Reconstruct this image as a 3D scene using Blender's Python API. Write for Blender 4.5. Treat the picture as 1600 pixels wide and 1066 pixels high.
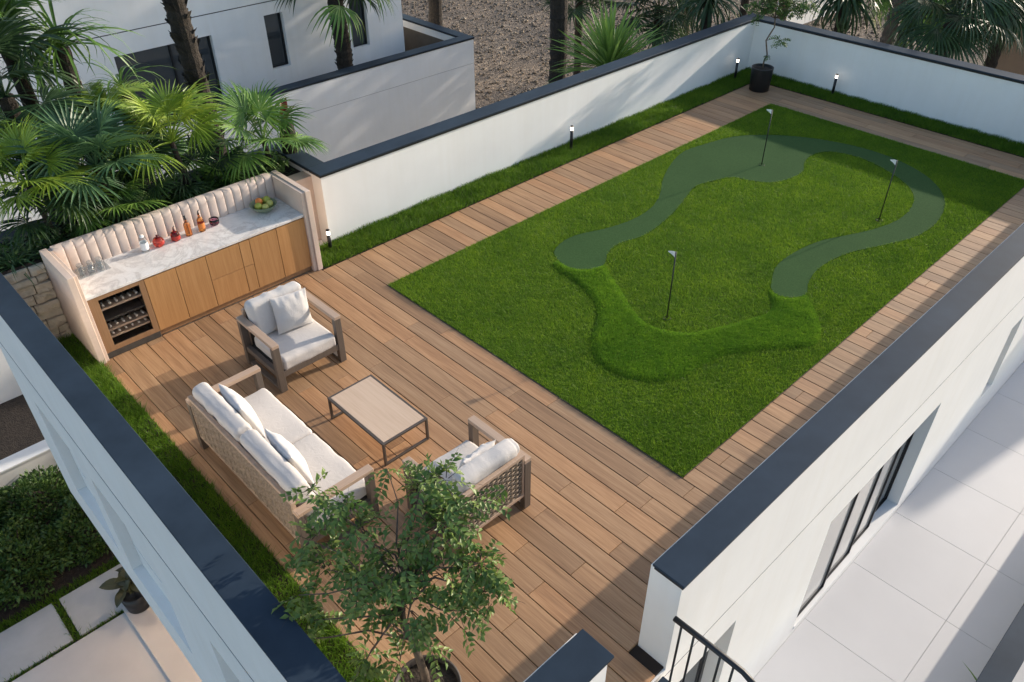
import bpy, bmesh, math, random
import numpy as np
from mathutils import Vector, Matrix
R = math.radians
scene = bpy.context.scene
col = scene.collection
for o in list(bpy.data.objects): bpy.data.objects.remove(o)

# ------------------------------------------------------------------ camera
F_PX, PITCH, YAW, ROLL = 1253.24, 0.6491, 0.8065, -0.0022
CAM = np.array([-5.4168, -8.1733, 6.2979])
FW = np.array([math.cos(PITCH)*math.cos(YAW), math.cos(PITCH)*math.sin(YAW), -math.sin(PITCH)])
_r = np.cross(FW, [0, 0, 1.0]); _r /= np.linalg.norm(_r); _u = np.cross(_r, FW)
RT = math.cos(ROLL)*_r + math.sin(ROLL)*_u
UP = -math.sin(ROLL)*_r + math.cos(ROLL)*_u
cd = bpy.data.cameras.new('camera'); cam = bpy.data.objects.new('camera', cd); col.objects.link(cam)
cd.sensor_width = 36.0; cd.lens = 36.0*F_PX/1600.0; cd.clip_start = 0.05; cd.clip_end = 600
M4 = Matrix.Identity(4)
for i in range(3):
    M4[i][0], M4[i][1], M4[i][2], M4[i][3] = RT[i], UP[i], -FW[i], CAM[i]
cam.matrix_world = M4
scene.camera = cam

def ray(px):
    d = (px[0]-800)/F_PX*RT - (px[1]-533)/F_PX*UP + FW
    return d
def at(px, z):            # photo pixel -> point on the level z
    d = ray(px); return CAM + d*((z-CAM[2])/d[2])
def aty(px, y):           # photo pixel -> point on the upright plane y
    d = ray(px); return CAM + d*((y-CAM[1])/d[1])
def atx(px, x):
    d = ray(px); return CAM + d*((x-CAM[0])/d[0])

# ------------------------------------------------------------------ sky, sun, exposure
SUN_DIR = Vector((2.93, -0.53, 1.0)).normalized()
SUN_EL = math.asin(SUN_DIR.z); SUN_ROT = math.atan2(SUN_DIR.x, SUN_DIR.y)
w = bpy.data.worlds.new('World'); scene.world = w; w.use_nodes = True
nt = w.node_tree; nt.nodes.clear()
sky = nt.nodes.new('ShaderNodeTexSky'); sky.sky_type = 'NISHITA'; sky.sun_disc = False
sky.sun_elevation = SUN_EL; sky.sun_rotation = SUN_ROT; sky.air_density = 1.0; sky.dust_density = 1.5; sky.ozone_density = 0.55
bg = nt.nodes.new('ShaderNodeBackground'); bg.inputs['Strength'].default_value = 0.15
out = nt.nodes.new('ShaderNodeOutputWorld')
nt.links.new(sky.outputs['Color'], bg.inputs['Color']); nt.links.new(bg.outputs[0], out.inputs['Surface'])
ld = bpy.data.lights.new('sun', 'SUN'); ld.energy = 3.1; ld.angle = R(0.7); ld.color = (1.0, 0.88, 0.74)
sun = bpy.data.objects.new('sun', ld); col.objects.link(sun)
sun.rotation_euler = SUN_DIR.to_track_quat('Z', 'Y').to_euler(); sun.location = (20, -4, 12)
vs = scene.view_settings
vs.view_transform = 'Standard'; vs.look = 'None'; vs.exposure = 0.86; vs.gamma = 1.0; vs.use_curve_mapping = False
scene.cycles.max_bounces = 12; scene.cycles.transmission_bounces = 12; scene.cycles.diffuse_bounces = 4
scene.cycles.transparent_max_bounces = 16

# ------------------------------------------------------------------ materials
MATS = {}
class NT:
    def __init__(s, name):
        s.m = bpy.data.materials.new(name); s.m.use_nodes = True
        s.t = s.m.node_tree; s.b = s.t.nodes['Principled BSDF']
    def n(s, typ, **kw):
        nd = s.t.nodes.new(typ)
        for k, v in kw.items():
            if k in nd.inputs.keys(): nd.inputs[k].default_value = v
            else: setattr(nd, k, v)
        return nd
    def l(s, a, b): s.t.links.new(a, b)
    def coords(s, scale=(1, 1, 1), rand=0.0):
        tc = s.n('ShaderNodeTexCoord'); mp = s.n('ShaderNodeMapping'); mp.inputs['Scale'].default_value = scale
        s.l(tc.outputs['Object'], mp.inputs['Vector'])
        if rand:
            oi = s.n('ShaderNodeObjectInfo'); mu = s.n('ShaderNodeMath', operation='MULTIPLY'); mu.inputs[1].default_value = rand
            s.l(oi.outputs['Random'], mu.inputs[0])
            cx = s.n('ShaderNodeCombineXYZ')
            s.l(mu.outputs[0], cx.inputs[0]); s.l(mu.outputs[0], cx.inputs[1]); s.l(mu.outputs[0], cx.inputs[2])
            s.l(cx.outputs[0], mp.inputs['Location'])
        return mp.outputs['Vector']
    def noise(s, vec, scale, detail=4, rough=0.55, dist=0.0):
        nd = s.n('ShaderNodeTexNoise'); nd.inputs['Scale'].default_value = scale; nd.inputs['Detail'].default_value = detail
        nd.inputs['Roughness'].default_value = rough; nd.inputs['Distortion'].default_value = dist
        s.l(vec, nd.inputs['Vector']); return nd.outputs['Fac']
    def ramp(s, fac, stops):
        rp = s.n('ShaderNodeValToRGB'); e = rp.color_ramp.elements
        while len(e) < len(stops): e.new(0.5)
        for el, (p, c) in zip(e, stops): el.position = p; el.color = (*c, 1) if len(c) == 3 else c
        s.l(fac, rp.inputs[0]); return rp.outputs[0]
    def mix(s, fac, a, b, blend='MIX'):
        mx = s.n('ShaderNodeMix', data_type='RGBA', blend_type=blend)
        for sock, v in ((mx.inputs[0], fac), (mx.inputs[6], a), (mx.inputs[7], b)):
            if isinstance(v, (int, float)): sock.default_value = v
            elif isinstance(v, tuple): sock.default_value = (*v, 1) if len(v) == 3 else v
            else: s.l(v, sock)
        return mx.outputs[2]
    def bump(s, h, strength=0.3, dist=0.01):
        bp = s.n('ShaderNodeBump'); bp.inputs['Strength'].default_value = strength; bp.inputs['Distance'].default_value = dist
        s.l(h, bp.inputs['Height']); s.l(bp.outputs[0], s.b.inputs['Normal'])
    def col(s, c):
        if isinstance(c, tuple): s.b.inputs['Base Color'].default_value = (*c, 1)
        else: s.l(c, s.b.inputs['Base Color'])
    def set(s, **kw):
        for k, v in kw.items(): s.b.inputs[k.replace('_', ' ')].default_value = v
        return s
def speck(name, c, var=0.12, scale=6, rough=0.7, bump=0.15, bscale=60, bdist=0.004, **kw):
    """plain surface: colour with soft mottling and a fine relief"""
    n = NT(name); v = n.coords(rand=7.0)
    f = n.noise(v, scale, 5, 0.6)
    lo = tuple(x*(1-var) for x in c); hi = tuple(min(1, x*(1+var)) for x in c)
    n.col(n.ramp(f, [(0.3, lo), (0.7, hi)])); n.set(Roughness=rough, **kw)
    if bump: n.bump(n.noise(v, bscale, 3), bump, bdist)
    MATS[name] = n.m; return n.m

def stained(name, lo=0.982):
    m = MATS[name]; t = m.node_tree; b = t.nodes['Principled BSDF']; src = b.inputs['Base Color'].links[0].from_socket
    n = NT.__new__(NT); n.m = m; n.t = t; n.b = b
    f = n.noise(n.coords((4.0, 4.0, 0.22), rand=3.0), 1.6, 5, 0.6); g_ = n.noise(n.coords(rand=2.0), 0.7, 4, 0.6)
    c = n.mix(1.0, src, n.ramp(f, [(0.34, (lo, lo*0.995, lo*0.985)), (0.56, (1, 1, 1))]), 'MULTIPLY')
    c = n.mix(1.0, c, n.ramp(g_, [(0.35, (0.975, 0.975, 0.972)), (0.62, (1, 1, 1))]), 'MULTIPLY'); n.col(c)
def wood(name, axis, dark, mid, light, rough=0.55, rand=9.0, hue=0.25, scale=1.0):
    n = NT(name)
    sc = [9.0*scale]*3; sc[axis] = 0.55*scale
    v = n.coords(tuple(sc), rand=rand)
    f1 = n.noise(v, 1.6, 6, 0.62, 0.6)
    sc2 = [40.0*scale]*3; sc2[axis] = 1.2*scale
    v2 = n.coords(tuple(sc2), rand=rand*2)
    f2 = n.noise(v2, 2.0, 4, 0.6)
    c = n.ramp(f1, [(0.28, dark), (0.5, mid), (0.72, light)])
    c = n.mix(0.45, c, n.ramp(f2, [(0.3, dark), (0.7, light)]))
    oi = n.n('ShaderNodeObjectInfo')
    t = n.ramp(oi.outputs['Random'], [(0.0, (0.66, 0.64, 0.63)), (0.3, (1.00, 0.95, 0.90)), (0.55, (0.82, 0.83, 0.85)), (0.8, (1.03, 0.92, 0.83)), (1.0, (1.14, 1.08, 1.0))])
    c = n.mix(hue*2.2 if hue < .45 else 1.0, c, t, 'MULTIPLY')
    n.col(c); n.set(Roughness=rough); n.bump(f2, 0.25, 0.002)
    MATS[name] = n.m; return n.m

speck('stucco', (0.80, 0.795, 0.78), 0.03, 1.3, 0.85, 0.12, 160, 0.002)
speck('stucco_neighbour', (0.78, 0.785, 0.79), 0.04, 0.9, 0.85, 0.12, 120, 0.002)
speck('coping', (0.027, 0.041, 0.060), 0.22, 1.6, 0.50, 0.04, 90, 0.001)
MATS['coping'].node_tree.nodes['Principled BSDF'].inputs['Specular IOR Level'].default_value = 0.08
stained('stucco'); stained('stucco_neighbour')
speck('coping_edge', (0.008, 0.009, 0.011), 0.1, 3, 0.5, 0)
speck('joint', (0.02, 0.022, 0.027), 0.1, 3, 0.7, 0)
speck('tile', (0.52, 0.52, 0.53), 0.03, 1.0, 0.45, 0.05, 200, 0.001)
speck('grout', (0.40, 0.40, 0.41), 0.05, 5, 0.9, 0)
speck('deck_base', (0.030, 0.020, 0.014), 0.1, 5, 0.95, 0)
wood('deck_wood', 1, (0.215, 0.115, 0.056), (0.385, 0.225, 0.115), (0.51, 0.330, 0.185), 0.6, hue=0.44)
wood('cabinet_wood', 2, (0.33, 0.160, 0.056), (0.43, 0.225, 0.088), (0.50, 0.280, 0.12), 0.5, hue=0.15)
wood('cooler_wood', 2, (0.22, 0.12, 0.058), (0.27, 0.155, 0.08), (0.33, 0.195, 0.105), 0.5, hue=0.1)
wood('table_wood', 1, (0.50, 0.36, 0.25), (0.58, 0.43, 0.31), (0.65, 0.50, 0.37), 0.5, hue=0.1)
wood('arm_wood', 1, (0.36, 0.25, 0.175), (0.43, 0.31, 0.225), (0.50, 0.37, 0.28), 0.55, hue=0.1)
wood('frame_wood', 2, (0.085, 0.066, 0.052), (0.115, 0.090, 0.072), (0.145, 0.115, 0.094), 0.55, hue=0.1)
speck('metal_brown', (0.075, 0.060, 0.050), 0.15, 9, 0.45, 0.05, 80)
speck('rope', (0.25, 0.19, 0.135), 0.3, 30, 0.85, 0.3, 200, 0.003)
speck('backing', (0.05, 0.042, 0.036), 0.2, 12, 0.9, 0.2, 90)
speck('stone_panel', (0.60, 0.475, 0.395), 0.10, 3.0, 0.75, 0.15, 60, 0.003)
speck('fluted', (0.58, 0.475, 0.415), 0.09, 5.0, 0.8, 0.15, 90, 0.003)
speck('rough_stone', (0.47, 0.40, 0.31), 0.22, 7.0, 0.9, 0.6, 22, 0.02)
speck('soil', (0.035, 0.024, 0.017), 0.4, 14, 0.95, 0.8, 40, 0.03)
speck('mulch', (0.028, 0.021, 0.017), 0.5, 9, 0.95, 0.8, 30, 0.04)
speck('paver', (0.42, 0.42, 0.41), 0.08, 2, 0.8, 0.1, 60)
speck('paving', (0.55, 0.52, 0.49), 0.06, 1.2, 0.7, 0.06, 60)
speck('black_metal', (0.010, 0.011, 0.013), 0.1, 5, 0.4, 0)
speck('black_pot', (0.012, 0.012, 0.013), 0.15, 9, 0.45, 0.05, 60)
speck('pot_brown', (0.040, 0.030, 0.024), 0.25, 9, 0.6, 0.1, 60)
speck('brown_wall', (0.30, 0.20, 0.135), 0.1, 2, 0.8, 0.1, 40)
speck('dark_floor', (0.10, 0.082, 0.066), 0.12, 3, 0.7, 0.05, 50)
speck('interior', (0.10, 0.085, 0.070), 0.3, 1.2, 0.8, 0)
speck('dark_void', (0.012, 0.010, 0.009), 0.1, 3, 0.7, 0)
speck('white_plain', (0.78, 0.78, 0.77), 0.02, 3, 0.5, 0)
speck('foil', (0.55, 0.50, 0.43), 0.15, 30, 0.4, 0)
speck('branch', (0.115, 0.085, 0.062), 0.3, 25, 0.85, 0.5, 70, 0.006)
speck('twig', (0.05, 0.038, 0.028), 0.3, 25, 0.85, 0.3, 70)
speck('palm_trunk', (0.026, 0.020, 0.015), 0.45, 14, 0.95, 0.8, 45, 0.03)
speck('palm_trunk_smooth', (0.105, 0.088, 0.072), 0.3, 9, 0.9, 0.6, 30, 0.02)
speck('dry_leaf', (0.16, 0.115, 0.07), 0.3, 5, 0.85, 0)

def fabric(name, c, wr=0.0):
    n = NT(name); v = n.coords(rand=5.0)
    f = n.noise(v, 260, 2); g_ = n.noise(v, 5, 3)
    n.col(n.mix(0.5, n.ramp(f, [(0.3, tuple(x*0.9 for x in c)), (0.7, c)]), n.ramp(g_, [(0.3, tuple(x*0.95 for x in c)), (0.7, c)])))
    n.set(Roughness=0.92); n.b.inputs['Sheen Weight'].default_value = 0.15
    cr = n.noise(v, 11, 3, 0.55, 1.2); ad = n.n('ShaderNodeMath', operation='MULTIPLY_ADD'); ad.inputs[1].default_value = 0.05; n.l(f, ad.inputs[0]); n.l(cr, ad.inputs[2])
    n.bump(ad.outputs[0], 0.22, 0.02); MATS[name] = n.m
fabric('fabric', (0.53, 0.495, 0.465)); fabric('fabric_pillow', (0.58, 0.555, 0.535))
fabric('fabric_grey', (0.52, 0.495, 0.475))
def _pile(name, c1, c2):
    n = NT(name); v = n.coords()
    f = n.noise(v, 75, 6, 0.8); g_ = n.noise(v, 1.2, 3)
    c = n.ramp(f, [(0.3, c1), (0.7, c2)])
    c = n.mix(0.3, c, n.ramp(g_, [(0.3, (0.7, 0.75, 0.7)), (0.7, (1.1, 1.08, 1.0))]), 'MULTIPLY')
    n.col(c); n.set(Roughness=0.95); n.b.inputs['Specular IOR Level'].default_value = 0.08; n.bump(f, 0.35, 0.006); MATS[name] = n.m
_pile('turf_base', (0.060, 0.105, 0.012), (0.100, 0.160, 0.022))
_pile('green_carpet', (0.018, 0.052, 0.016), (0.062, 0.118, 0.042))
def blade_mat(name, a, b, c, trans=0.25):
    n = NT(name)
    gi = n.n('ShaderNodeNewGeometry')
    cc = n.ramp(gi.outputs['Random Per Island'], [(0.0, a), (0.5, b), (1.0, c)])
    v = n.coords(); f = n.noise(v, 1.1, 4, 0.6)
    cc = n.mix(0.8, cc, n.ramp(f, [(0.3, (0.64, 0.74, 0.75)), (0.7, (1.28, 1.17, 1.0))]), 'MULTIPLY')
    cc = n.mix(0.7, cc, n.ramp(n.noise(v, 6.0, 4, 0.65), [(0.32, (0.70, 0.76, 0.8)), (0.5, (1.0, 1.0, 1.0)), (0.7, (1.22, 1.10, 0.95))]), 'MULTIPLY')
    n.col(cc); n.set(Roughness=0.55)
    n.b.inputs['Specular IOR Level'].default_value = 0.25
    tr = n.n('ShaderNodeBsdfTranslucent'); n.l(cc, tr.inputs['Color'])
    ms = n.n('ShaderNodeMixShader'); ms.inputs[0].default_value = trans
    n.l(n.b.outputs[0], ms.inputs[1]); n.l(tr.outputs[0], ms.inputs[2])
    n.l(ms.outputs[0], n.t.nodes['Material Output'].inputs['Surface'])
    MATS[name] = n.m
blade_mat('turf_blade', (0.098, 0.205, 0.014), (0.165, 0.310, 0.024), (0.255, 0.385, 0.042), 0.48)
blade_mat('mound_blade', (0.095, 0.220, 0.014), (0.155, 0.330, 0.026), (0.235, 0.405, 0.046), 0.48)
blade_mat('strip_blade', (0.065, 0.150, 0.012), (0.110, 0.220, 0.020), (0.170, 0.285, 0.034), 0.45)
def leaf_mat(name, a, b, c, rough=0.42, trans=0.22, rnd=True, spec=0.4):
    n = NT(name)
    oi = n.n('ShaderNodeObjectInfo'); gi = n.n('ShaderNodeNewGeometry')
    mx = n.n('ShaderNodeMath', operation='MULTIPLY_ADD'); mx.inputs[1].default_value = 0.55
    m2 = n.n('ShaderNodeMath', operation='MULTIPLY'); m2.inputs[1].default_value = 0.45
    n.l(oi.outputs['Random'], m2.inputs[0]); n.l(gi.outputs['Random Per Island'], mx.inputs[0]); n.l(m2.outputs[0], mx.inputs[2])
    cc = n.ramp(mx.outputs[0], [(0.0, a), (0.5, b), (1.0, c)])
    n.col(cc); n.set(Roughness=rough); n.b.inputs['Specular IOR Level'].default_value = spec
    tr = n.n('ShaderNodeBsdfTranslucent'); n.l(cc, tr.inputs['Color'])
    ms = n.n('ShaderNodeMixShader'); ms.inputs[0].default_value = trans
    n.l(n.b.outputs[0], ms.inputs[1]); n.l(tr.outputs[0], ms.inputs[2])
    n.l(ms.outputs[0], n.t.nodes['Material Output'].inputs['Surface'])
    MATS[name] = n.m
leaf_mat('palm_green', (0.06, 0.134, 0.032), (0.112, 0.223, 0.044), (0.194, 0.312, 0.058))
leaf_mat('palm_yellow', (0.12, 0.202, 0.023), (0.209, 0.316, 0.035), (0.309, 0.395, 0.055))
leaf_mat('palm_dark', (0.018, 0.043, 0.018), (0.03, 0.065, 0.025), (0.05, 0.095, 0.035))
leaf_mat('palm_blue', (0.043, 0.098, 0.048), (0.075, 0.158, 0.072), (0.123, 0.228, 0.093))
leaf_mat('yucca_green', (0.085, 0.169, 0.034), (0.161, 0.28, 0.055), (0.254, 0.372, 0.101))
leaf_mat('olive_leaf', (0.041, 0.094, 0.025), (0.101, 0.185, 0.039), (0.248, 0.319, 0.084), 0.42, 0.3)
leaf_mat('hedge_leaf', (0.027, 0.063, 0.015), (0.057, 0.117, 0.024), (0.112, 0.18, 0.042), 0.5, 0.2)
leaf_mat('broad_leaf', (0.018, 0.026, 0.014), (0.030, 0.038, 0.020), (0.050, 0.055, 0.028), 0.4, 0.2)
leaf_mat('stone_chip', (0.07, 0.055, 0.045), (0.20, 0.16, 0.12), (0.45, 0.38, 0.30), 0.9, 0.0)
leaf_mat('red_leaf', (0.10, 0.012, 0.016), (0.17, 0.02, 0.025), (0.22, 0.03, 0.03), 0.5, 0.2)

def gravel():
    n = NT('gravel'); v = n.coords()
    vo = n.n('ShaderNodeTexVoronoi'); vo.inputs['Scale'].default_value = 7.0; n.l(v, vo.inputs['Vector'])
    vo2 = n.n('ShaderNodeTexVoronoi'); vo2.inputs['Scale'].default_value = 17.0; n.l(v, vo2.inputs['Vector'])
    sx = n.n('ShaderNodeSeparateColor'); n.l(vo.outputs['Color'], sx.inputs[0])
    sy = n.n('ShaderNodeSeparateColor'); n.l(vo2.outputs['Color'], sy.inputs[0])
    c = n.ramp(sx.outputs[0], [(0.0, (0.06, 0.05, 0.042)), (0.45, (0.15, 0.12, 0.095)), (0.8, (0.28, 0.22, 0.165)), (1.0, (0.50, 0.43, 0.35))])
    c2 = n.ramp(sy.outputs[0], [(0.0, (0.05, 0.042, 0.036)), (0.6, (0.16, 0.125, 0.10)), (1.0, (0.42, 0.35, 0.28))])
    c = n.mix(0.5, c, c2)
    vt = n.coords((0.10, 0.55, 1)); tr_ = n.noise(vt, 1.4, 4, 0.6, 0.4)
    c = n.mix(0.85, c, n.ramp(tr_, [(0.40, (0.55, 0.54, 0.55)), (0.58, (1.1, 1.06, 1.0))]), 'MULTIPLY')
    f = n.noise(v, 0.25, 5, 0.6)
    c = n.mix(0.8, c, n.ramp(f, [(0.35, (0.62, 0.62, 0.64)), (0.65, (1.15, 1.08, 1.0))]), 'MULTIPLY')
    n.col(c); n.set(Roughness=0.9)
    ad = n.n('ShaderNodeMath', operation='ADD'); n.l(vo.outputs['Distance'], ad.inputs[0]); n.l(vo2.outputs['Distance'], ad.inputs[1])
    n.bump(ad.outputs[0], 1.0, 0.10); n.t.nodes['Bump'].invert = True
    MATS['gravel'] = n.m
gravel()
def marble():
    n = NT('marble'); v = n.coords((1, 1, 1))
    f = n.noise(v, 1.7, 7, 0.62, 1.6)
    a = n.ramp(f, [(0.44, (0.74, 0.71, 0.68)), (0.492, (0.57, 0.54, 0.52)), (0.51, (0.68, 0.65, 0.62)), (0.56, (0.76, 0.735, 0.71))])
    g_ = n.noise(v, 4.2, 6, 0.65, 2.2)
    b = n.ramp(g_, [(0.46, (1, 1, 1)), (0.50, (0.90, 0.89, 0.89)), (0.54, (1, 1, 1))])
    n.col(n.mix(1.0, a, b, 'MULTIPLY')); n.set(Roughness=0.22)
    MATS['marble'] = n.m
marble()
def glass(name, c, rough=0.02, trans=1.0, ior=1.45):
    n = NT(name); n.col(c); n.set(Roughness=rough, IOR=ior); n.b.inputs['Transmission Weight'].default_value = trans
    MATS[name] = n.m
n = NT('clear_glass'); tr_ = n.n('ShaderNodeBsdfTransparent'); gs = n.n('ShaderNodeBsdfGlossy', Roughness=0.03); fr_ = n.n('ShaderNodeLayerWeight', Blend=0.18); ms_ = n.n('ShaderNodeMixShader')
tr_.inputs[0].default_value = (0.93, 0.95, 0.96, 1); n.l(fr_.outputs['Facing'], ms_.inputs[0]); n.l(tr_.outputs[0], ms_.inputs[1]); n.l(gs.outputs[0], ms_.inputs[2]); n.l(ms_.outputs[0], n.t.nodes['Material Output'].inputs['Surface']); MATS['clear_glass'] = n.m
glass('red_liquor', (0.80, 0.10, 0.06)); glass('amber_liquor', (0.90, 0.36, 0.06))
glass('amber_dark', (0.72, 0.27, 0.06)); glass('purple_glass', (0.62, 0.28, 0.40))
n = NT('window_glass'); n.col((0.05, 0.055, 0.06)); n.set(Roughness=0.04, IOR=1.5); n.b.inputs['Specular IOR Level'].default_value = 0.9; MATS['window_glass'] = n.m
n = NT('window_reflect'); n.col((0.42, 0.41, 0.40)); n.set(Roughness=0.06, IOR=1.5); n.b.inputs['Specular IOR Level'].default_value = 0.9; MATS['window_reflect'] = n.m  # grey base colour stands in for reflected light on the sliding panes
n = NT('cooler_glass'); n.col((0.9, 0.9, 0.9)); n.set(Roughness=0.02, IOR=1.12); n.b.inputs['Transmission Weight'].default_value = 1.0; MATS['cooler_glass'] = n.m
n = NT('lamp_glow'); n.col((1, 1, 1)); n.b.inputs['Emission Color'].default_value = (1, 0.86, 0.68, 1); n.b.inputs['Emission Strength'].default_value = 3.5; MATS['lamp_glow'] = n.m
def fruit(name, c, c2):
    n = NT(name); v = n.coords(rand=3.0); n.col(n.ramp(n.noise(v, 14, 4), [(0.3, c), (0.7, c2)])); n.set(Roughness=0.4); n.bump(n.noise(v, 220, 2), 0.15, 0.002); MATS[name] = n.m
fruit('lime', (0.20, 0.26, 0.03), (0.42, 0.42, 0.07)); fruit('pear', (0.40, 0.40, 0.10), (0.52, 0.47, 0.14)); fruit('orange', (0.62, 0.16, 0.03), (0.72, 0.24, 0.05))
speck('red_label', (0.42, 0.030, 0.020), 0.25, 20, 0.35, 0)
speck('bowl_green', (0.20, 0.24, 0.15), 0.15, 9, 0.35, 0)

# ------------------------------------------------------------------ helpers
def link(name, me, mat, parent=None, smooth=False):
    o = bpy.data.objects.new(name, me); col.objects.link(o)
    if mat is not None and len(me.materials) == 0: me.materials.append(MATS[mat])
    if parent is not None: o.parent = parent
    if smooth: me.polygons.foreach_set('use_smooth', [True]*len(me.polygons))
    return o
def shift_for(parent):
    v = Vector((0, 0, 0)); p = parent
    while p is not None: v += p.location; p = p.parent
    return v
def obj(name, bm, mat, parent=None, world=False, smooth=False):
    """bm in the parent's own space, or in world space (parents that are only moved) with world=True"""
    if world and parent is not None: bmesh.ops.translate(bm, verts=bm.verts, vec=-shift_for(parent))
    me = bpy.data.meshes.new(name); bm.to_mesh(me); bm.free()
    return link(name, me, mat, parent, smooth)
def pyobj(name, V, Fc, mat, parent=None, world=False, smooth=False):
    V = np.asarray(V, float)
    if world and parent is not None: V = V - np.array(shift_for(parent))
    me = bpy.data.meshes.new(name); me.from_pydata(V.tolist(), [], [tuple(int(i) for i in f) for f in Fc]); me.update()
    return link(name, me, mat, parent, smooth)
def tag(o, label=None, cat=None, group=None, kind=None):
    if label: o['label'] = label
    if cat: o['category'] = cat
    if group: o['group'] = group
    if kind: o['kind'] = kind
    return o
def thing(name, label, cat, loc=(0, 0, 0), rz=0.0, group=None):
    o = bpy.data.objects.new(name, None); col.objects.link(o); o.empty_display_size = 0.1
    o.location = loc; o.rotation_euler = (0, 0, rz)
    return tag(o, label, cat, group)
def add_box(bm, x0, x1, y0, y1, z0, z1, bev=0.0, seg=2):
    m = bmesh.ops.create_cube(bm, size=1.0)
    vs_ = m['verts']
    bmesh.ops.scale(bm, vec=(x1-x0, y1-y0, z1-z0), verts=vs_)
    bmesh.ops.translate(bm, vec=((x0+x1)/2, (y0+y1)/2, (z0+z1)/2), verts=vs_)
    if bev:
        es = list({e for v in vs_ for e in v.link_edges})
        bmesh.ops.bevel(bm, geom=es, offset=bev, segments=seg, affect='EDGES', profile=0.5)
def box(name, x0, x1, y0, y1, z0, z1, mat, parent=None, world=True, bev=0.0, seg=2):
    bm = bmesh.new(); add_box(bm, min(x0, x1), max(x0, x1), min(y0, y1), max(y0, y1), min(z0, z1), max(z0, z1), bev, seg)
    return obj(name, bm, mat, parent, world)
def tube(pts, rad, sides=8, closed_ends=True):
    """V, F of a tube through pts with a radius per point"""
    pts = [Vector(p) for p in pts]; V = []; Fc = []
    if isinstance(rad, (int, float)): rad = [rad]*len(pts)
    ref = Vector((0.31, 0.95, 0.02))
    for i, p in enumerate(pts):
        d = (pts[min(i+1, len(pts)-1)] - pts[max(i-1, 0)]).normalized()
        a = d.cross(ref)
        if a.length < 0.05: a = d.cross(Vector((1, 0, 0)))
        a.normalize(); b = d.cross(a)
        for k in range(sides):
            t = 2*math.pi*k/sides
            V.append(p + (a*math.cos(t) + b*math.sin(t))*rad[i])
    for i in range(len(pts)-1):
        for k in range(sides):
            k2 = (k+1) % sides
            Fc.append((i*sides+k, i*sides+k2, (i+1)*sides+k2, (i+1)*sides+k))
    if closed_ends:
        Fc.append(tuple(reversed(range(sides)))); Fc.append(tuple((len(pts)-1)*sides+k for k in range(sides)))
    return [tuple(v) for v in V], Fc
def merge(parts):
    V = []; Fc = []
    for v, f in parts:
        o = len(V); V.extend(v); Fc.extend(tuple(i+o for i in q) for q in f)
    return V, Fc
def lathe(profile, seg=24):
    V = []; Fc = []
    for r_, z_ in profile:
        for k in range(seg):
            t = 2*math.pi*k/seg; V.append((r_*math.cos(t), r_*math.sin(t), z_))
    for i in range(len(profile)-1):
        for k in range(seg):
            k2 = (k+1) % seg
            Fc.append((i*seg+k, i*seg+k2, (i+1)*seg+k2, (i+1)*seg+k))
    return V, Fc
def moved(vf, d):
    v, f = vf; return [(a[0]+d[0], a[1]+d[1], a[2]+d[2]) for a in v], f
def bulk(name, V, T, mat, parent=None, smooth=False):
    """large triangle mesh from numpy arrays"""
    V = np.asarray(V, np.float32); T = np.asarray(T, np.int32)
    me = bpy.data.meshes.new(name)
    me.vertices.add(len(V)); me.vertices.foreach_set('co', V.ravel())
    me.loops.add(T.size); me.loops.foreach_set('vertex_index', T.ravel())
    me.polygons.add(len(T)); me.polygons.foreach_set('loop_start', np.arange(0, T.size, T.shape[1], dtype=np.int32))
    me.update(calc_edges=True)
    return link(name, me, mat, parent, smooth)
def copy_tree(o, parent=None):
    c = o.copy(); col.objects.link(c); c.parent = parent
    for ch in list(o.children): copy_tree(ch, c)
    return c

# heights and lines of the place (metres; deck top at z = 0)
CT = 1.15                         # top of the copings
GROUND = -6.2
WL = 1.60                         # inner face of the long wall
FX = 11.62                        # inner face of the far wall
PY = -6.10                        # inner edge of the right parapet coping
LX = -4.19                        # inner edge of the left parapet coping
TILE_Z = -2.93

# ================================================================== GROUND
g = pyobj('ground', [(-150, -150, GROUND), (220, -150, GROUND), (220, 220, GROUND), (-150, 220, GROUND)], [(0, 1, 2, 3)], 'gravel'); tag(g, kind='structure')

# ================================================================== VILLA
villa = thing('villa', 'white rendered villa carrying the roof terrace, with dark slate copings', 'house', (3.5, -2.3, GROUND))
def wall(x0, x1, y0, y1, z0, z1, name='wall', parent=villa, mat='stucco'):
    return box(name, x0, x1, y0, y1, z0, z1, mat, parent)
def coping(x0, x1, y0, y1, zt=CT, parent=villa):
    c = box('coping', x0, x1, y0, y1, zt-0.028, zt, 'coping', parent, bev=0.004, seg=1)
    e = 0.012
    box('coping_edge', x0+e, x1-e, y0+e, y1-e, zt-0.062, zt-0.0285, 'coping_edge', c)
    return c
O = 0.03
# roof slab below deck
wall(-4.16, FX+0.27, -6.30, WL+0.27, -0.30, -0.060, 'roof_slab')
# long wall + return along the planter
W0 = 0.06
wall(W0, FX+0.27, WL, WL+0.27, -0.0595, CT-0.062, 'parapet_wall')
wall(W0, W0+0.24, WL+0.2705, 3.00, -0.30, CT-0.062, 'parapet_wall')
# far wall
wall(FX, FX+0.27, -6.38, WL-0.0005, -0.0595, CT-0.062, 'parapet_wall')
coping(W0-O, FX-O-0.001, WL-O, WL+0.27+O)
coping(W0-O, W0+0.24+O, WL+0.27+O+0.001, 3.03)
coping(FX-O, FX+0.27+O, -6.40, WL+0.27+O)
# below the long and far walls
wall(W0, FX+0.268, WL+0.02, WL+0.268, GROUND, -0.3005, 'wall')
wall(FX+0.02, FX+0.268, -6.36, WL+0.019, GROUND, -0.3005, 'wall')
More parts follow.
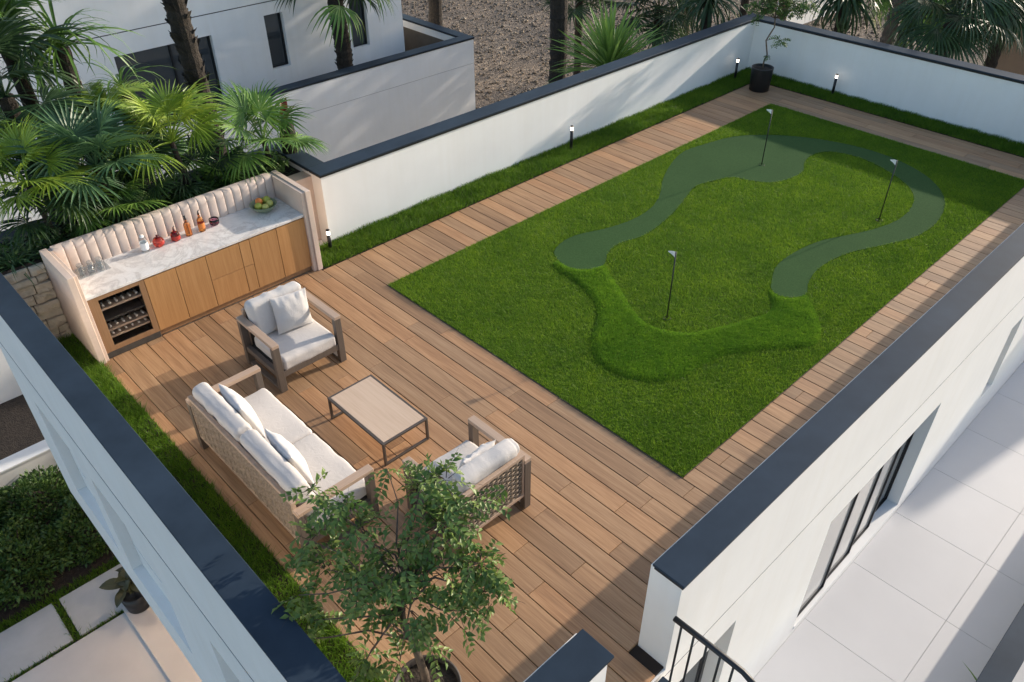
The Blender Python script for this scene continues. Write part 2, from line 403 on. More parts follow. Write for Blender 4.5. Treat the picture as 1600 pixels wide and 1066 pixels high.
# right parapet (two pieces with the stair gap between) -------------------------------------------------
XG0, XG1 = -2.73, -1.92
YI, YO = PY+O, PY-0.30+O           # wall faces
wall(XG1+O, FX-0.0005, YO, YI, -0.0595, CT-0.062, 'parapet_wall')
wall(LX-0.30+O, XG0-O, YO, YI, -0.0595, CT-0.062, 'parapet_wall')
coping(XG1, FX-O-0.001, PY-0.30, PY)
coping(LX, XG0, PY-0.30, PY)
# left parapet
XI, XO = LX-O, LX-0.29+O
wall(XO, XI, YI+0.0005, 3.0, -0.0595, CT-0.062, 'parapet_wall')
coping(LX-0.29, LX, PY-0.30, 3.03)
# back parapet of the planter
wall(XI+0.0005, W0-0.0005, 2.73, 3.0, -0.30, CT-0.062, 'parapet_wall')
coping(LX+0.001, W0-O-0.001, 2.70, 3.03)
# facade below: right side with openings --------------------------------------------------------------
def facade_y(yf, depth, xs, z0, z1, openings, mat='stucco'):
    """wall facing -y made of pieces round rectangular openings (x0,x1,z0,z1)"""
    cuts = sorted({xs[0], xs[1]} | {o_[0] for o_ in openings} | {o_[1] for o_ in openings})
    for a, b in zip(cuts[:-1], cuts[1:]):
        zz = [(o_[2], o_[3]) for o_ in openings if o_[0] <= a+1e-6 and o_[1] >= b-1e-6]
        lo = z0
        for (p, q) in sorted(zz):
            if p > lo+1e-6: wall(a, b, yf, yf+depth, lo, p, 'facade_wall', mat=mat)
            lo = q
        if z1 > lo+1e-6: wall(a, b, yf, yf+depth, lo, z1, 'facade_wall', mat=mat)
RW = (1.25, 4.14, -2.80, -0.74)       # sliding window
SW = (6.72, 7.22, -2.25, -0.85)       # slot window
DW = (-1.62, -0.66, -2.93, -0.62)     # stair door
ZJ = -0.18
facade_y(YO, 0.40, (-4.447, FX+0.27), TILE_Z-0.3, ZJ-0.012, [RW, SW, DW])
wall(-4.447, FX+0.27, YO+0.003, YO+0.40, ZJ-0.0115, ZJ+0.0115, 'joint_reveal', mat='joint')
wall(-4.447, FX+0.27, YO, YO+0.40, ZJ+0.012, -0.060, 'facade_wall')
def window_y(x0, x1, z0, z1, yg, panes, fr=0.045, mat='window_glass', zoff=()):
    for i, (a, b) in enumerate(panes):
        y = yg[i]
        wdw = box('window', a, b, y+0.012, y+0.02, z0+0.002, z1, 'window_glass' if i == 3 else mat, villa)
        f = bmesh.new()
        for q in ((a, a+fr, z0, z1), (b-fr, b, z0, z1), (a+fr+.0005, b-fr-.0005, z0, z0+fr), (a+fr+.0005, b-fr-.0005, z1-fr, z1)):
            add_box(f, q[0], q[1], y-0.012, y+0.0115, q[2]+0.003, q[3]-0.003, 0.004, 1)
        obj('frame', f, 'black_metal', wdw, True)
x = RW
window_y(x[0], x[1], x[2]+0.06, x[3], [YO+0.045, YO+0.075, YO+0.105, YO+0.17], [(x[0]+.002, 2.06), (2.05, 2.82), (2.81, 3.45), (3.44, x[1]-.002)], 0.026, 'window_reflect')
box('sill', x[0]+.001, x[1]-.001, YO-0.012, YO+0.395, x[2]-0.0005, x[2]+0.055, 'white_plain', villa)
window_y(SW[0], SW[1], SW[2], SW[3], [YO+0.25], [(SW[0]+.002, SW[1]-.002)], 0.03, 'window_glass')
window_y(DW[0], DW[1], DW[2], DW[3], [YO+0.26, YO+0.20], [(DW[0]+.002, -1.13), (-1.15, DW[1]-.002)], 0.06, 'window_glass')
wall(-4.1, FX+0.2, YO+0.41, YO+0.60, TILE_Z-0.3, -0.305, 'inner_wall', mat='interior')
# left side facade, upper storey overhanging
def facade_x(xf, depth, ys, z0, z1, openings):
    cuts = sorted({ys[0], ys[1]} | {o_[0] for o_ in openings} | {o_[1] for o_ in openings})
    for a, b in zip(cuts[:-1], cuts[1:]):
        zz = [(o_[2], o_[3]) for o_ in openings if o_[0] <= a+1e-6 and o_[1] >= b-1e-6]
        lo = z0
        for (p, q) in sorted(zz):
            if p > lo+1e-6: wall(xf, xf+depth, a, b, lo, p, 'facade_wall')
            lo = q
        if z1 > lo+1e-6: wall(xf, xf+depth, a, b, lo, z1, 'facade_wall')
LOW = -3.32
LWIN = [(0.55, 2.05, -2.55, -0.80), (-1.6, 0.12, -2.55, -0.80), (-4.6, -2.86, -2.55, -0.80)]
facade_x(XO, 0.40, (YO+0.4005, 3.0), LOW+0.06, ZJ-0.022, LWIN)
wall(XO+0.003, XO+0.40, YO+0.4005, 2.98, ZJ-0.0215, ZJ+0.0215, 'joint_reveal', mat='joint')
wall(XO, XO+0.40, YO+0.4005, 3.0, ZJ+0.022, -0.060, 'facade_wall')
wall(XO+0.003, XO+0.40, YO+0.4005, 2.99, LOW+0.045, LOW+0.0595, 'drip_groove', mat='joint')
wall(XO, XO+0.40, YO+0.4005, 3.0, LOW, LOW+0.0445, 'facade_wall')
for (a, b, p, q) in LWIN:
    sh = box('shutter', XO+0.13, XO+0.16, a+.002, b-.002, p+.002, q-.002, 'stucco', villa)
    for k in range(1, 4): box('slat', XO+0.122, XO+0.1295, a+.03, b-.03, p+(q-p)*k/4-.01, p+(q-p)*k/4+.01, 'stucco', sh)
wall(XO+0.4005, W0+0.24, 2.60, 3.0, LOW, -0.3005, 'facade_wall')
wall(XO+0.4005, FX, YO+0.61, 2.595, LOW, LOW+0.25, 'floor_slab')
wall(-3.30, -3.05, -6.0, 2.6, GROUND, LOW-0.0005, 'ground_floor_wall', mat='stone_panel')
wall(-3.0495, W0+0.2, 2.3, 2.6, GROUND, LOW-0.0005, 'ground_floor_wall')

# ================================================================== RIGHT TERRACE (lower)
ter = box('lower_terrace', -6.0, 14.0, -12.0, YO-0.001, TILE_Z-0.35, TILE_Z-0.012, 'grout'); tag(ter, kind='structure')
ter.data.transform(Matrix.Translation((0, 0, 0)))
tp = 1.296
xs = [2.892 + tp*k for k in range(-4, 8)]; ys = [YO-0.001, -7.667, -8.2745]
cache = {}
for i in range(len(xs)-1):
    for j in range(2):
        y1, y0 = ys[j], ys[j+1]
        key = j
        if key not in cache:
            bm = bmesh.new(); add_box(bm, 0.002, tp-0.002, (y0-y1)+0.002, -0.002, -0.0115, 0.0, 0.0012, 1)
            me = bpy.data.meshes.new('floor_tile'); bm.to_mesh(me); bm.free(); me.materials.append(MATS['tile']); cache[key] = me
        t = bpy.data.objects.new('floor_tile', cache[key]); col.objects.link(t); t.parent = ter; t.location = (xs[i], y1, TILE_Z)
# low terrace wall with coping
tw = thing('terrace_wall', 'low white wall with slate coping edging the tiled lower terrace', 'wall', (3.0, -8.42, TILE_Z))
box('wall', -1.0, 13.0, -8.52, -8.2875, TILE_Z-0.011, -2.182, 'stucco', tw)
coping(-1.02, 13.02, -8.545, -8.265, -2.12, tw)

# ================================================================== DECK
PP = 0.2197; X_OFF = -0.041
deck = box('deck', -3.69, 11.05, -6.35, 1.10, -0.0590, -0.0335, 'deck_base'); tag(deck, kind='structure')
known = {-17: -1.25, -16: -0.36, -15: -1.62, -14: -0.97, -13: -0.45, -12: -1.26, -11: -0.63, -10: -1.15, -9: -0.72, -8: -1.27, -7: -0.55, -6: -1.36,
         -5: -0.48, -4: -1.06, -3: -1.21, -2: -0.99, -1: -1.42}
rng = random.Random(4)
plank_cache = {}
def plank(x0, x1, y0, y1):
    w_, l_ = round(x1-x0, 4), round(y1-y0, 4)
    if (w_, l_) not in plank_cache:
        bm = bmesh.new(); add_box(bm, 0, w_, 0, l_, -0.033, 0, 0.004, 1)
        me = bpy.data.meshes.new('plank'); bm.to_mesh(me); bm.free(); me.materials.append(MATS['deck_wood']); plank_cache[(w_, l_)] = me
    o = bpy.data.objects.new('plank', plank_cache[(w_, l_)]); col.objects.link(o); o.parent = deck
    o.location = (x0, y0, rng.uniform(-0.0015, 0.0))
def row(x0, x1, ya, yb, joint=None):
    if joint is None: plank(x0, x1, ya, yb); return
    cuts = [ya]; L = 1.955
    j = joint - math.floor((joint-ya)/L)*L
    while j < yb-0.05:
        if j > ya+0.05: cuts.append(j)
        j += L
    cuts.append(yb)
    for a, b in zip(cuts[:-1], cuts[1:]): plank(x0, x1, a+(0.002 if a > ya else 0), b-(0.002 if b < yb else 0))
for k in range(-17, 51):
    x0 = max(-3.69, X_OFF + PP*k + 0.0040); x1 = min(11.05, X_OFF + PP*(k+1) - 0.0040)
    if x1 - x0 < 0.03: continue
    xm = (x0+x1)/2
    gate = XG0+0.02 < xm < XG1-0.02
    ylo = -6.36 if gate else -6.06
    if k < 0: row(x0, x1, ylo, 1.10 if xm < -0.45 else 1.0, known[k])
    elif x1 < 10.08:
        plank(x0, x1, 0.005, 1.0)
        row(x0, x1, -6.06, -5.171, -5.33 if k in (2, 9, 17, 25) else None)
    else: row(x0, x1, -6.06, 1.0, rng.uniform(-2, 0))

# ================================================================== LAWN (turf with putting green and mound)
def pts_of(l): return np.array([at(p, 0.02)[:2] for p in l])
def smooth_poly(P, n=6):
    """closed Catmull-Rom through P"""
    N = len(P); o = []
    for i in range(N):
        a, b, c, d = P[i-1], P[i], P[(i+1) % N], P[(i+2) % N]
        for t in np.linspace(0, 1, n, endpoint=False):
            o.append(0.5*((2*b) + (-a+c)*t + (2*a-5*b+4*c-d)*t*t + (-a+3*b-3*c+d)*t**3))
    return np.array(o)
GREEN = smooth_poly(pts_of([(866, 393), (874, 408), (893, 419), (925, 420), (943, 414), (951, 394), (968, 380), (1003, 369), (1030, 352), (1056, 328),
    (1074, 305), (1087, 291), (1112, 283), (1145, 277), (1172, 282), (1205, 285), (1234, 279), (1254, 268), (1258, 252), (1272, 241), (1300, 237), (1345, 247),
    (1385, 266), (1416, 288), (1428, 308), (1421, 328), (1400, 345), (1365, 358), (1325, 367), (1280, 377), (1240, 395), (1214, 415), (1206, 437), (1206, 453), (1222, 463),
    (1248, 464), (1260, 458), (1263, 443), (1272, 427), (1293, 410), (1330, 394), (1385, 382), (1430, 370), (1460, 351), (1475, 328), (1474, 305), (1455, 281),
    (1425, 261), (1385, 243), (1335, 228), (1270, 216), (1205, 211), (1150, 213), (1105, 224), (1068, 237), (1047, 258), (1035, 283), (1031, 303), (1018, 324), (990, 342), (950, 356), (905, 366), (880, 377)]))
MOUND = smooth_poly(pts_of([(870, 408), (866, 418), (895, 438), (918, 458), (932, 482), (931, 507), (923, 530), (926, 556), (945, 575), (985, 592), (1030, 596), (1068, 590), (1090, 575),
    (1130, 557), (1175, 549), (1225, 545), (1270, 540), (1283, 520), (1277, 495), (1266, 470), (1258, 461), (1240, 466), (1215, 462), (1200, 452), (1205, 476), (1198, 489), (1165, 500), (1120, 512), (1075, 520),
    (1035, 515), (1005, 502), (985, 478), (970, 452), (955, 432), (944, 415), (915, 422), (890, 418)]))
def inside(P, poly):
    x, y = P[:, 0], P[:, 1]; r_ = np.zeros(len(P), bool); n_ = len(poly)
    for i in range(n_):
        x1, y1 = poly[i]; x2, y2 = poly[(i+1) % n_]
        c = ((y1 > y) != (y2 > y))
        with np.errstate(divide='ignore', invalid='ignore'):
            r_ ^= c & (x < (x2-x1)*(y-y1)/(y2-y1+1e-12)+x1)
    return r_
def pdist(P, poly):
    d = np.full(len(P), 1e9); n_ = len(poly)
    for i in range(n_):
        a = poly[i]; b = poly[(i+1) % n_]; ab = b-a; L = ab@ab+1e-12
        t = np.clip(((P-a)@ab)/L, 0, 1)[:, None]
        d = np.minimum(d, np.hypot(*(P-(a+t*ab)).T))
    return d
TX, TY = 10.05, -5.165
def turf_z(P):
    z = np.full(len(P), 0.006)
    bb = (P[:, 0] > MOUND[:, 0].min()-.05) & (P[:, 0] < MOUND[:, 0].max()+.05) & (P[:, 1] > MOUND[:, 1].min()-.05) & (P[:, 1] < MOUND[:, 1].max()+.05)
    idx = np.where(bb)[0]
    if len(idx):
        Q = P[idx]; ins = inside(Q, MOUND); s = np.where(ins, pdist(Q, MOUND), 0)
        z[idx] += 0.032*np.clip(s/0.09, 0, 1)**0.6
    return z
nx, ny = 252, 130
gx, gy = np.meshgrid(np.linspace(-0.034, TX, nx), np.linspace(TY, 0, ny), indexing='ij')
P = np.stack([gx.ravel(), gy.ravel()], 1); z = turf_z(P)
idx = np.arange(nx*ny).reshape(nx, ny)
Q = np.stack([idx[:-1, :-1], idx[1:, :-1], idx[1:, 1:], idx[:-1, 1:]], -1).reshape(-1, 4)
lawn = bulk('lawn', np.column_stack([P, z]), Q, 'turf_base', None, True); tag(lawn, kind='structure')
# dark strip round the turf, standing in for the shadow along its edge
bm = bmesh.new()
add_box(bm, -0.044, -0.0345, TY-0.004, 0.003, -0.032, 0.002); add_box(bm, 0, TX, TY-0.004, TY-0.0005, -0.03, 0.004)
add_box(bm, 0, TX, 0.0005, 0.0035, -0.03, 0.008); add_box(bm, TX+0.002, TX+0.02, TY, 0, -0.03, 0.008)
e = obj('turf_edge_shade', bm, 'frame_wood'); tag(e, kind='structure')
# putting green carpet, a slab proud of the turf backing
bm = bmesh.new(); vs_ = [bm.verts.new((p[0], p[1], 0.020)) for p in GREEN]; fc = bm.faces.new(vs_)
if fc.normal.z < 0: fc.normal_flip()
ex = bmesh.ops.extrude_face_region(bm, geom=[fc]); bmesh.ops.translate(bm, vec=(0, 0, -0.018), verts=[v for v in ex['geom'] if isinstance(v, bmesh.types.BMVert)])
bmesh.ops.recalc_face_normals(bm, faces=bm.faces)
bmesh.ops.triangulate(bm, faces=bm.faces)
pg = obj('putting_green', bm, 'green_carpet'); tag(pg, kind='structure')

rs = np.random.RandomState(11)
def blades(name, P, z, h, wd, mat, lean=(0, 0), leanv=0.5, parent=None):
    n_ = len(P); a = rs.uniform(0, 2*np.pi, n_)
    hh = h*rs.uniform(0.65, 1.25, n_); ww = wd*rs.uniform(0.7, 1.3, n_)
    c, s = np.cos(a)*ww/2, np.sin(a)*ww/2
    lx = (lean[0] + rs.normal(0, leanv, n_))*hh; ly = (lean[1] + rs.normal(0, leanv, n_))*hh
    V = np.empty((n_, 3, 3), np.float32)
    V[:, 0] = np.column_stack([P[:, 0]-c, P[:, 1]-s, z]); V[:, 1] = np.column_stack([P[:, 0]+c, P[:, 1]+s, z])
    V[:, 2] = np.column_stack([P[:, 0]+lx, P[:, 1]+ly, z+hh])
    T = np.arange(n_*3, dtype=np.int32).reshape(-1, 3)
    o = bulk(name, V.reshape(-1, 3), T, mat, parent); tag(o, kind='stuff'); return o
n_ = 520000
P = np.column_stack([rs.uniform(-0.034, TX, n_), rs.uniform(TY, 0.0, n_)])
ing = inside(P, GREEN); P = P[~ing]
inm = inside(P, MOUND)
Pm, Pt = P[inm], P[~inm]
# patches of longer and shorter pile
patch = 0.5+0.5*np.sin(Pt[:, 0]*3.1+1.3*np.sin(Pt[:, 1]*2.3))*np.sin(Pt[:, 1]*3.7+1.1*np.sin(Pt[:, 0]*1.9))
b1 = blades('turf_grass', Pt, turf_z(Pt)-0.002, 0.030+0.010*patch, 0.0068, 'turf_blade', (-0.15, 0.1), 0.55)
tag(b1, 'short green blades of the turf round the putting green', 'grass')
ex_ = rs.randint(0, len(Pm), 60000); Pm = np.vstack([Pm, Pm[ex_]+rs.normal(0, .012, (60000, 2))]); Pm = Pm[inside(Pm, MOUND)]
b2 = blades('mound_grass', Pm, turf_z(Pm)-0.002, 0.026, 0.0065, 'mound_blade', (0.05, -0.2), 0.5)
tag(b2, 'brighter green blades on the raised turf mound', 'grass')
# planted grass strips along the walls
def strip(name, label, x0, x1, y0, y1, dens=7000, h=0.075):
    s = box('grass_bed', x0, x1, y0, y1, -0.055, 0.003, 'soil'); tag(s, kind='structure')
    n_ = int(dens*(x1-x0)*(y1-y0))
    P = np.column_stack([rs.uniform(x0, x1, n_), rs.uniform(y0, y1, n_)])
    pt = 0.5+0.5*np.sin(P[:, 0]*5.1+2*np.sin(P[:, 1]*4.3))*np.sin(P[:, 1]*6.7+1.1*np.sin(P[:, 0]*3.9))
    o = blades(name, P, np.zeros(n_), h*(0.75+0.5*pt), 0.010, 'strip_blade', (0, 0), 0.5)
    tag(o, label, 'grass')
strip('grass_strip', 'grass strip between the long white wall and the deck', -0.43, 11.05, 1.005, WL-0.003)
strip('grass_strip', 'grass strip along the shaded far wall', 11.055, FX-0.003, PY+0.05, WL-0.003)
strip('grass_strip', 'grass strip along the coping behind the sofa', LX-O+0.003, -3.695, -6.05, 1.95)

# ================================================================== STAIR at the gate gap
st = thing('staircase', 'dark slate outside stair with landing at the gap in the parapet', 'stairs', (-2.33, -6.7, -0.06))
for i in range(6):
    zt = -0.05 - 0.17*i
    y1 = -6.392 if i == 0 else -7.10-0.28*(i-1)
    y0 = -7.10-0.28*i if i else -7.10
    box('step', XG0+0.02, XG1-0.03, y0+0.001, y1, zt-0.06, zt, 'coping', st, bev=0.004, seg=1)
    box('riser', XG0+0.04, XG1-0.05, y0+0.02, y1-0.02, zt-0.22, zt-0.0605, 'stucco', st)
rl = thing('stair_railing', 'black metal railing with round bars beside the stair', 'railing', (-2.03, -6.45, -0.05))
rx = -2.03
V, Fc = tube([(rx, -6.43, .90), (rx, -6.75, .905), (rx, -7.04, .90), (rx, -7.12, .865), (rx, -7.6, .55), (rx, -8.3, .09)], 0.024, 12)
pyobj('handrail', V, Fc, 'black_metal', rl, True, True)
for i, y in enumerate([-6.50, -6.615, -6.73, -6.85, -6.965]):
    pyobj('baluster', *tube([(rx, y, -0.06), (rx, y, .89)], 0.0095, 8), 'black_metal', rl, True, True)
for i in range(8):
    y = -7.12-0.14*i; zt = .865-(abs(y)-7.12)*.655
    pyobj('baluster', *tube([(rx, y, zt-1.0), (rx, y, zt)], 0.0095, 8), 'black_metal', rl, True, True)
# ================================================================== FURNITURE
from mathutils import noise as mnoise
def cushion(sx, sy, sz, r=0.045, bulge=0.02, wr=0.004, wscale=(9, 9, 9), seed=0, n=12, pleat=None):
    """soft box centred on the origin: rounded edges, domed faces, creases"""
    def ticks(h):
        core = np.linspace(-(h-r), h-r, n); edge = [r*0.25, r*0.55, r*0.85, r]
        return np.concatenate([[-(h-r)-e for e in reversed(edge)], core, [(h-r)+e for e in edge]])
    hx, hy, hz = sx/2, sy/2, sz/2
    T = [ticks(hx), ticks(hy), ticks(hz)]
    bm = bmesh.new(); vd = {}
    def vert(p):
        k = tuple(round(c, 5) for c in p)
        if k not in vd: vd[k] = bm.verts.new(k)
        return vd[k]
    H = (hx, hy, hz)
    for ax in range(3):
        a, b = [i for i in range(3) if i != ax]
        for sgn in (-1, 1):
            for i in range(len(T[a])-1):
                for j in range(len(T[b])-1):
                    q = []
                    for (u, v) in ((i, j), (i+1, j), (i+1, j+1), (i, j+1)):
                        p = [0, 0, 0]; p[ax] = sgn*H[ax]; p[a] = T[a][u]; p[b] = T[b][v]; q.append(vert(p))
                    try: bm.faces.new(q)
                    except ValueError: pass
    bmesh.ops.recalc_face_normals(bm, faces=bm.faces)
    for v in bm.verts:
        c = v.co; q = Vector([max(-(H[i]-r), min(H[i]-r, c[i])) for i in range(3)]); d = c-q
        if d.length > 1e-6: c = q + d.normalized()*r
        fx, fy, fz = [1-(min(1, abs(c[i])/H[i]))**2 for i in range(3)]
        c = c + Vector((math.copysign(bulge*0.35*fy*fz, c.x), math.copysign(bulge*0.35*fx*fz, c.y), math.copysign(bulge*fx*fy, c.z)))
        if wr:
            p = Vector((c.x*wscale[0]+seed*7.3, c.y*wscale[1]+seed*3.1, c.z*wscale[2]))
            nn = (c-q).normalized() if (c-q).length > 1e-6 else Vector((0, 0, 0))
            c = c + nn*(wr*mnoise.noise(p)*1.6 + wr*0.8*abs(mnoise.noise(p*2.3)))
            if pleat:
                amt, sc, rng_ = pleat
                t = rng_(c)
                if t > 0: c = c + nn*amt*t*mnoise.noise(Vector((c.x*sc+seed*11, 0.3*c.z*sc*0.3, seed)))
        v.co = c
    return bm
def pillow(w_, h_, t_, seed=0, n=22, gather=0.0):
    """throw pillow in the local xz plane, thickness along y"""
    V = []; Fc = []; us = np.sin(np.linspace(-1, 1, n)*math.pi/2)
    for side in (-1, 1):
        for v in us:
            for u in us:
                e = max(0, (1-abs(u)**2.4))**0.55*max(0, (1-abs(v)**2.4))**0.55
                x_ = u*w_/2*(1-0.07*(1-v*v)); z_ = v*h_/2*(1-0.07*(1-u*u))
                k = mnoise.noise(Vector((u*2.2+seed*5.1, v*2.2, side*1.7+seed)))
                k2 = mnoise.noise(Vector((u*9+seed, v*1.6, side)))*max(0, v)**1.5
                k3 = mnoise.noise(Vector((u*1.4+seed, v*7+3, side)))*max(0, abs(u)-.3)
                y_ = side*(t_/2*e + 0.012*k*min(1, e*2) + (gather*k2 + 0.012*k3)*min(1, e*3))
                V.append((x_, y_, z_))
    N = n*n
    for s in range(2):
        for j in range(n-1):
            for i in range(n-1):
                a = s*N+j*n+i; q = (a, a+1, a+n+1, a+n); Fc.append(q if s == 0 else q[::-1])
    bm = bmesh.new(); bv = [bm.verts.new(p) for p in V]
    for q in Fc: bm.faces.new([bv[i] for i in q])
    bmesh.ops.remove_doubles(bm, verts=bm.verts, dist=0.0006)
    bmesh.ops.recalc_face_normals(bm, faces=bm.faces)
    return bm
def weave(x0, x1, z0, z1, y, pitch_x=0.042, pitch_z=0.021, r=0.0055):
    parts = []
    nxv = max(2, int((x1-x0)/pitch_x)); xs_ = np.linspace(x0+0.01, x1-0.01, nxv)
    for q in xs_:
        for dx in (-0.006, 0.006):
            parts.append(tube([(q+dx, y, z0), (q+dx, y, z1)], r*0.8, 4, False))
    nz_ = int((z1-z0)/pitch_z)
    for i in range(nz_):
        zz = z0+(i+0.5)*(z1-z0)/nz_
        pts = []
        for j, q in enumerate(xs_):
            s = 1 if (i+j) % 2 == 0 else -1
            pts.append((q, y+s*0.0085, zz+0.0025*s))
            if j < nxv-1: pts.append(((q+xs_[j+1])/2, y, zz))
        parts.append(tube(pts, r, 4, False))
    return merge(parts)
def lounge(W, name, label, cat, loc, rz, nseat, pillows, group=None):
    t = thing(name, label, cat, loc, rz, group)
    D = 0.84; hx = W/2; f, b = -D/2, D/2; LW = 0.085; LD = 0.068; AH = 0.69
    for s in (-1, 1):
        xa, xb = (-hx, -hx+LW) if s < 0 else (hx-LW, hx)
        box('leg', xa, xb, f, f+LD, 0.0, AH-0.046, 'frame_wood', t, False, 0.003, 1)
        box('leg', xa, xb, b-LD, b, 0.0, AH-0.046, 'frame_wood', t, False, 0.003, 1)
        box('armrest', xa-0.002, xb+0.002, f-0.003, b-0.002, AH-0.0455, AH, 'arm_wood', t, False, 0.004, 1)
        box('runner', xa+0.012, xb-0.012, f+LD+0.0005, b-LD-0.0005, 0.0, 0.035, 'frame_wood', t, False, 0.003, 1)
        box('side_rail', xa+0.014, xb-0.014, f+LD+0.0005, b-LD-0.0005, 0.20, 0.275, 'frame_wood', t, False, 0.003, 1)
    box('front_rail', -hx+LW+0.0005, hx-LW-0.0005, f+0.006, f+0.055, 0.20, 0.285, 'frame_wood', t, False, 0.003, 1)
    box('seat_deck', -hx+LW+0.0005, hx-LW-0.0005, f+0.056, b-0.075, 0.235, 0.262, 'backing', t, False)
    # back frame with woven panel
    bx0, bx1 = -hx+LW-0.004, hx-LW+0.004
    bf = bmesh.new()
    add_box(bf, bx0, bx1, b-0.052, b-0.006, 0.735, 0.775, 0.004, 1)
    add_box(bf, bx0, bx1, b-0.050, b-0.008, 0.185, 0.225, 0.004, 1)
    add_box(bf, bx0+.001, bx0+0.030, b-0.048, b-0.010, 0.2255, 0.7345); add_box(bf, bx1-0.030, bx1-.001, b-0.048, b-0.010, 0.2255, 0.7345)
    fr = obj('back_frame', bf, 'arm_wood', t)
    V, Fc = weave(bx0+0.028, bx1-0.028, 0.226, 0.734, b-0.022, *((0.058, 0.030, 0.0075) if nseat == 1 else (0.11, 0.055, 0.017)))
    wv = pyobj('woven_panel', V, Fc, 'rope', fr)
    box('back_board', bx0+0.031, bx1-0.031, b-0.047, b-0.041, 0.23, 0.73, 'backing', fr, False)
    # cushions
    iw = W-2*LW-0.012; cw = iw/nseat
    for i in range(nseat):
        cx = -iw/2+cw*(i+0.5)
        bm = cushion(cw-0.008, 0.70, 0.175, 0.045, 0.022, 0.004, (6, 6, 6), seed=i+len(label), pleat=(0.015, 34, lambda c: 1.0 if c.y < -0.29 else 0.0))
        bmesh.ops.translate(bm, verts=bm.verts, vec=(cx, f+0.355, 0.352)); obj('seat_cushion', bm, 'fabric', t, smooth=True)
        bm = cushion(cw-0.02, 0.185, 0.47, 0.065, 0.0, 0.006, (5, 5, 5), seed=i+3+len(label), pleat=(0.018, 30, lambda c: 1.0 if c.z > 0.12 and c.y > -.05 else 0.25))
        bmesh.ops.rotate(bm, verts=bm.verts, cent=(0, 0, 0), matrix=Matrix.Rotation(R(-11), 3, 'X'))
        bmesh.ops.translate(bm, verts=bm.verts, vec=(cx, b-0.172, 0.675)); obj('back_cushion', bm, 'fabric_grey' if nseat == 1 else 'fabric', t, smooth=True)
    return t
def throw(label, parent_t, lx, ly, lz, w_, h_, t_, tilt, yaw, roll_, seed, mat='fabric_pillow', gather=0.03):
    """a loose pillow; position given in the seat's own space"""
    M_ = Matrix.Translation(parent_t.location) @ Matrix.Rotation(parent_t.rotation_euler.z, 4, 'Z') @ Matrix.Translation((lx, ly, lz)) @ Matrix.Rotation(yaw, 4, 'Z') @ Matrix.Rotation(tilt, 4, 'X') @ Matrix.Rotation(roll_, 4, 'Y')
    o = obj('throw_pillow', pillow(w_, h_, t_, seed, gather=gather), mat, smooth=True); o.matrix_world = M_
    return tag(o, label, 'pillow', 'throw pillows on the lounge seats')
c1 = lounge(0.93, 'armchair', 'armchair in front of the drinks counter with one upright square pillow', 'armchair', (-1.905, -0.60, 0), 0, 1, 1, 'wooden lounge seats')
c2 = lounge(0.93, 'armchair', 'armchair turning its woven back to the leafy potted tree', 'armchair', (-1.925, -3.895, 0), math.pi, 1, 1, 'wooden lounge seats')
sf = lounge(2.20, 'sofa', 'two seat sofa with woven back and off white cushions beside the grass strip', 'sofa', (-3.075, -2.27, 0), math.pi/2, 2, 2, 'wooden lounge seats')
throw('square off white pillow standing on the armchair by the drinks counter', c1, 0.10, 0.075, 0.675, 0.47, 0.47, 0.19, R(-17), R(-4), R(4), 2, 'fabric_grey', 0.045)
throw('crumpled white pillow on the armchair with its back to the tree', c2, -0.02, 0.085, 0.655, 0.46, 0.46, 0.18, R(-16), R(4), R(-5), 5, 'fabric_pillow', 0.05)
throw('white pillow at the counter end of the sofa', sf, 0.53, 0.07, 0.68, 0.56, 0.50, 0.19, R(-18), R(-3), R(3), 7, 'fabric_pillow', 0.02)
throw('white pillow at the potted tree end of the sofa', sf, -0.40, 0.07, 0.68, 0.56, 0.50, 0.19, R(-18), R(-3), R(3), 9, 'fabric_pillow', 0.02)
# coffee table
ct = thing('coffee_table', 'low coffee table with pale slatted wood top and brown metal frame', 'table', (-1.897, -2.325, 0))
hx, hy = 0.303, 0.525; fr_ = 0.028
tb = box('table_top', -hx+fr_+.001, hx-fr_-.001, -hy+fr_+.001, hy-fr_-.001, 0.298, 0.322, 'table_wood', ct, False, 0.002, 1)
bm = bmesh.new()
for (a, b, c, d) in ((-hx, hx, -hy, -hy+fr_), (-hx, hx, hy-fr_, hy), (-hx, -hx+fr_, -hy+fr_+.0005, hy-fr_-.0005), (hx-fr_, hx, -hy+fr_+.0005, hy-fr_-.0005)):
    add_box(bm, a, b, c, d, 0.292, 0.320, 0.003, 1)
obj('frame', bm, 'metal_brown', ct)
for sx in (-1, 1):
    for sy in (-1, 1):
        xa = -hx if sx < 0 else hx-fr_; ya = -hy if sy < 0 else hy-fr_
        box('leg', xa, xa+fr_, ya, ya+fr_, 0.0, 0.2915, 'metal_brown', ct, False, 0.003, 1)
for sy in (-1, 1):
    ya = -hy if sy < 0 else hy-fr_
    box('runner', -hx+fr_+.0005, hx-fr_-.0005, ya, ya+fr_, 0.0, 0.028, 'metal_brown', ct, False, 0.003, 1)

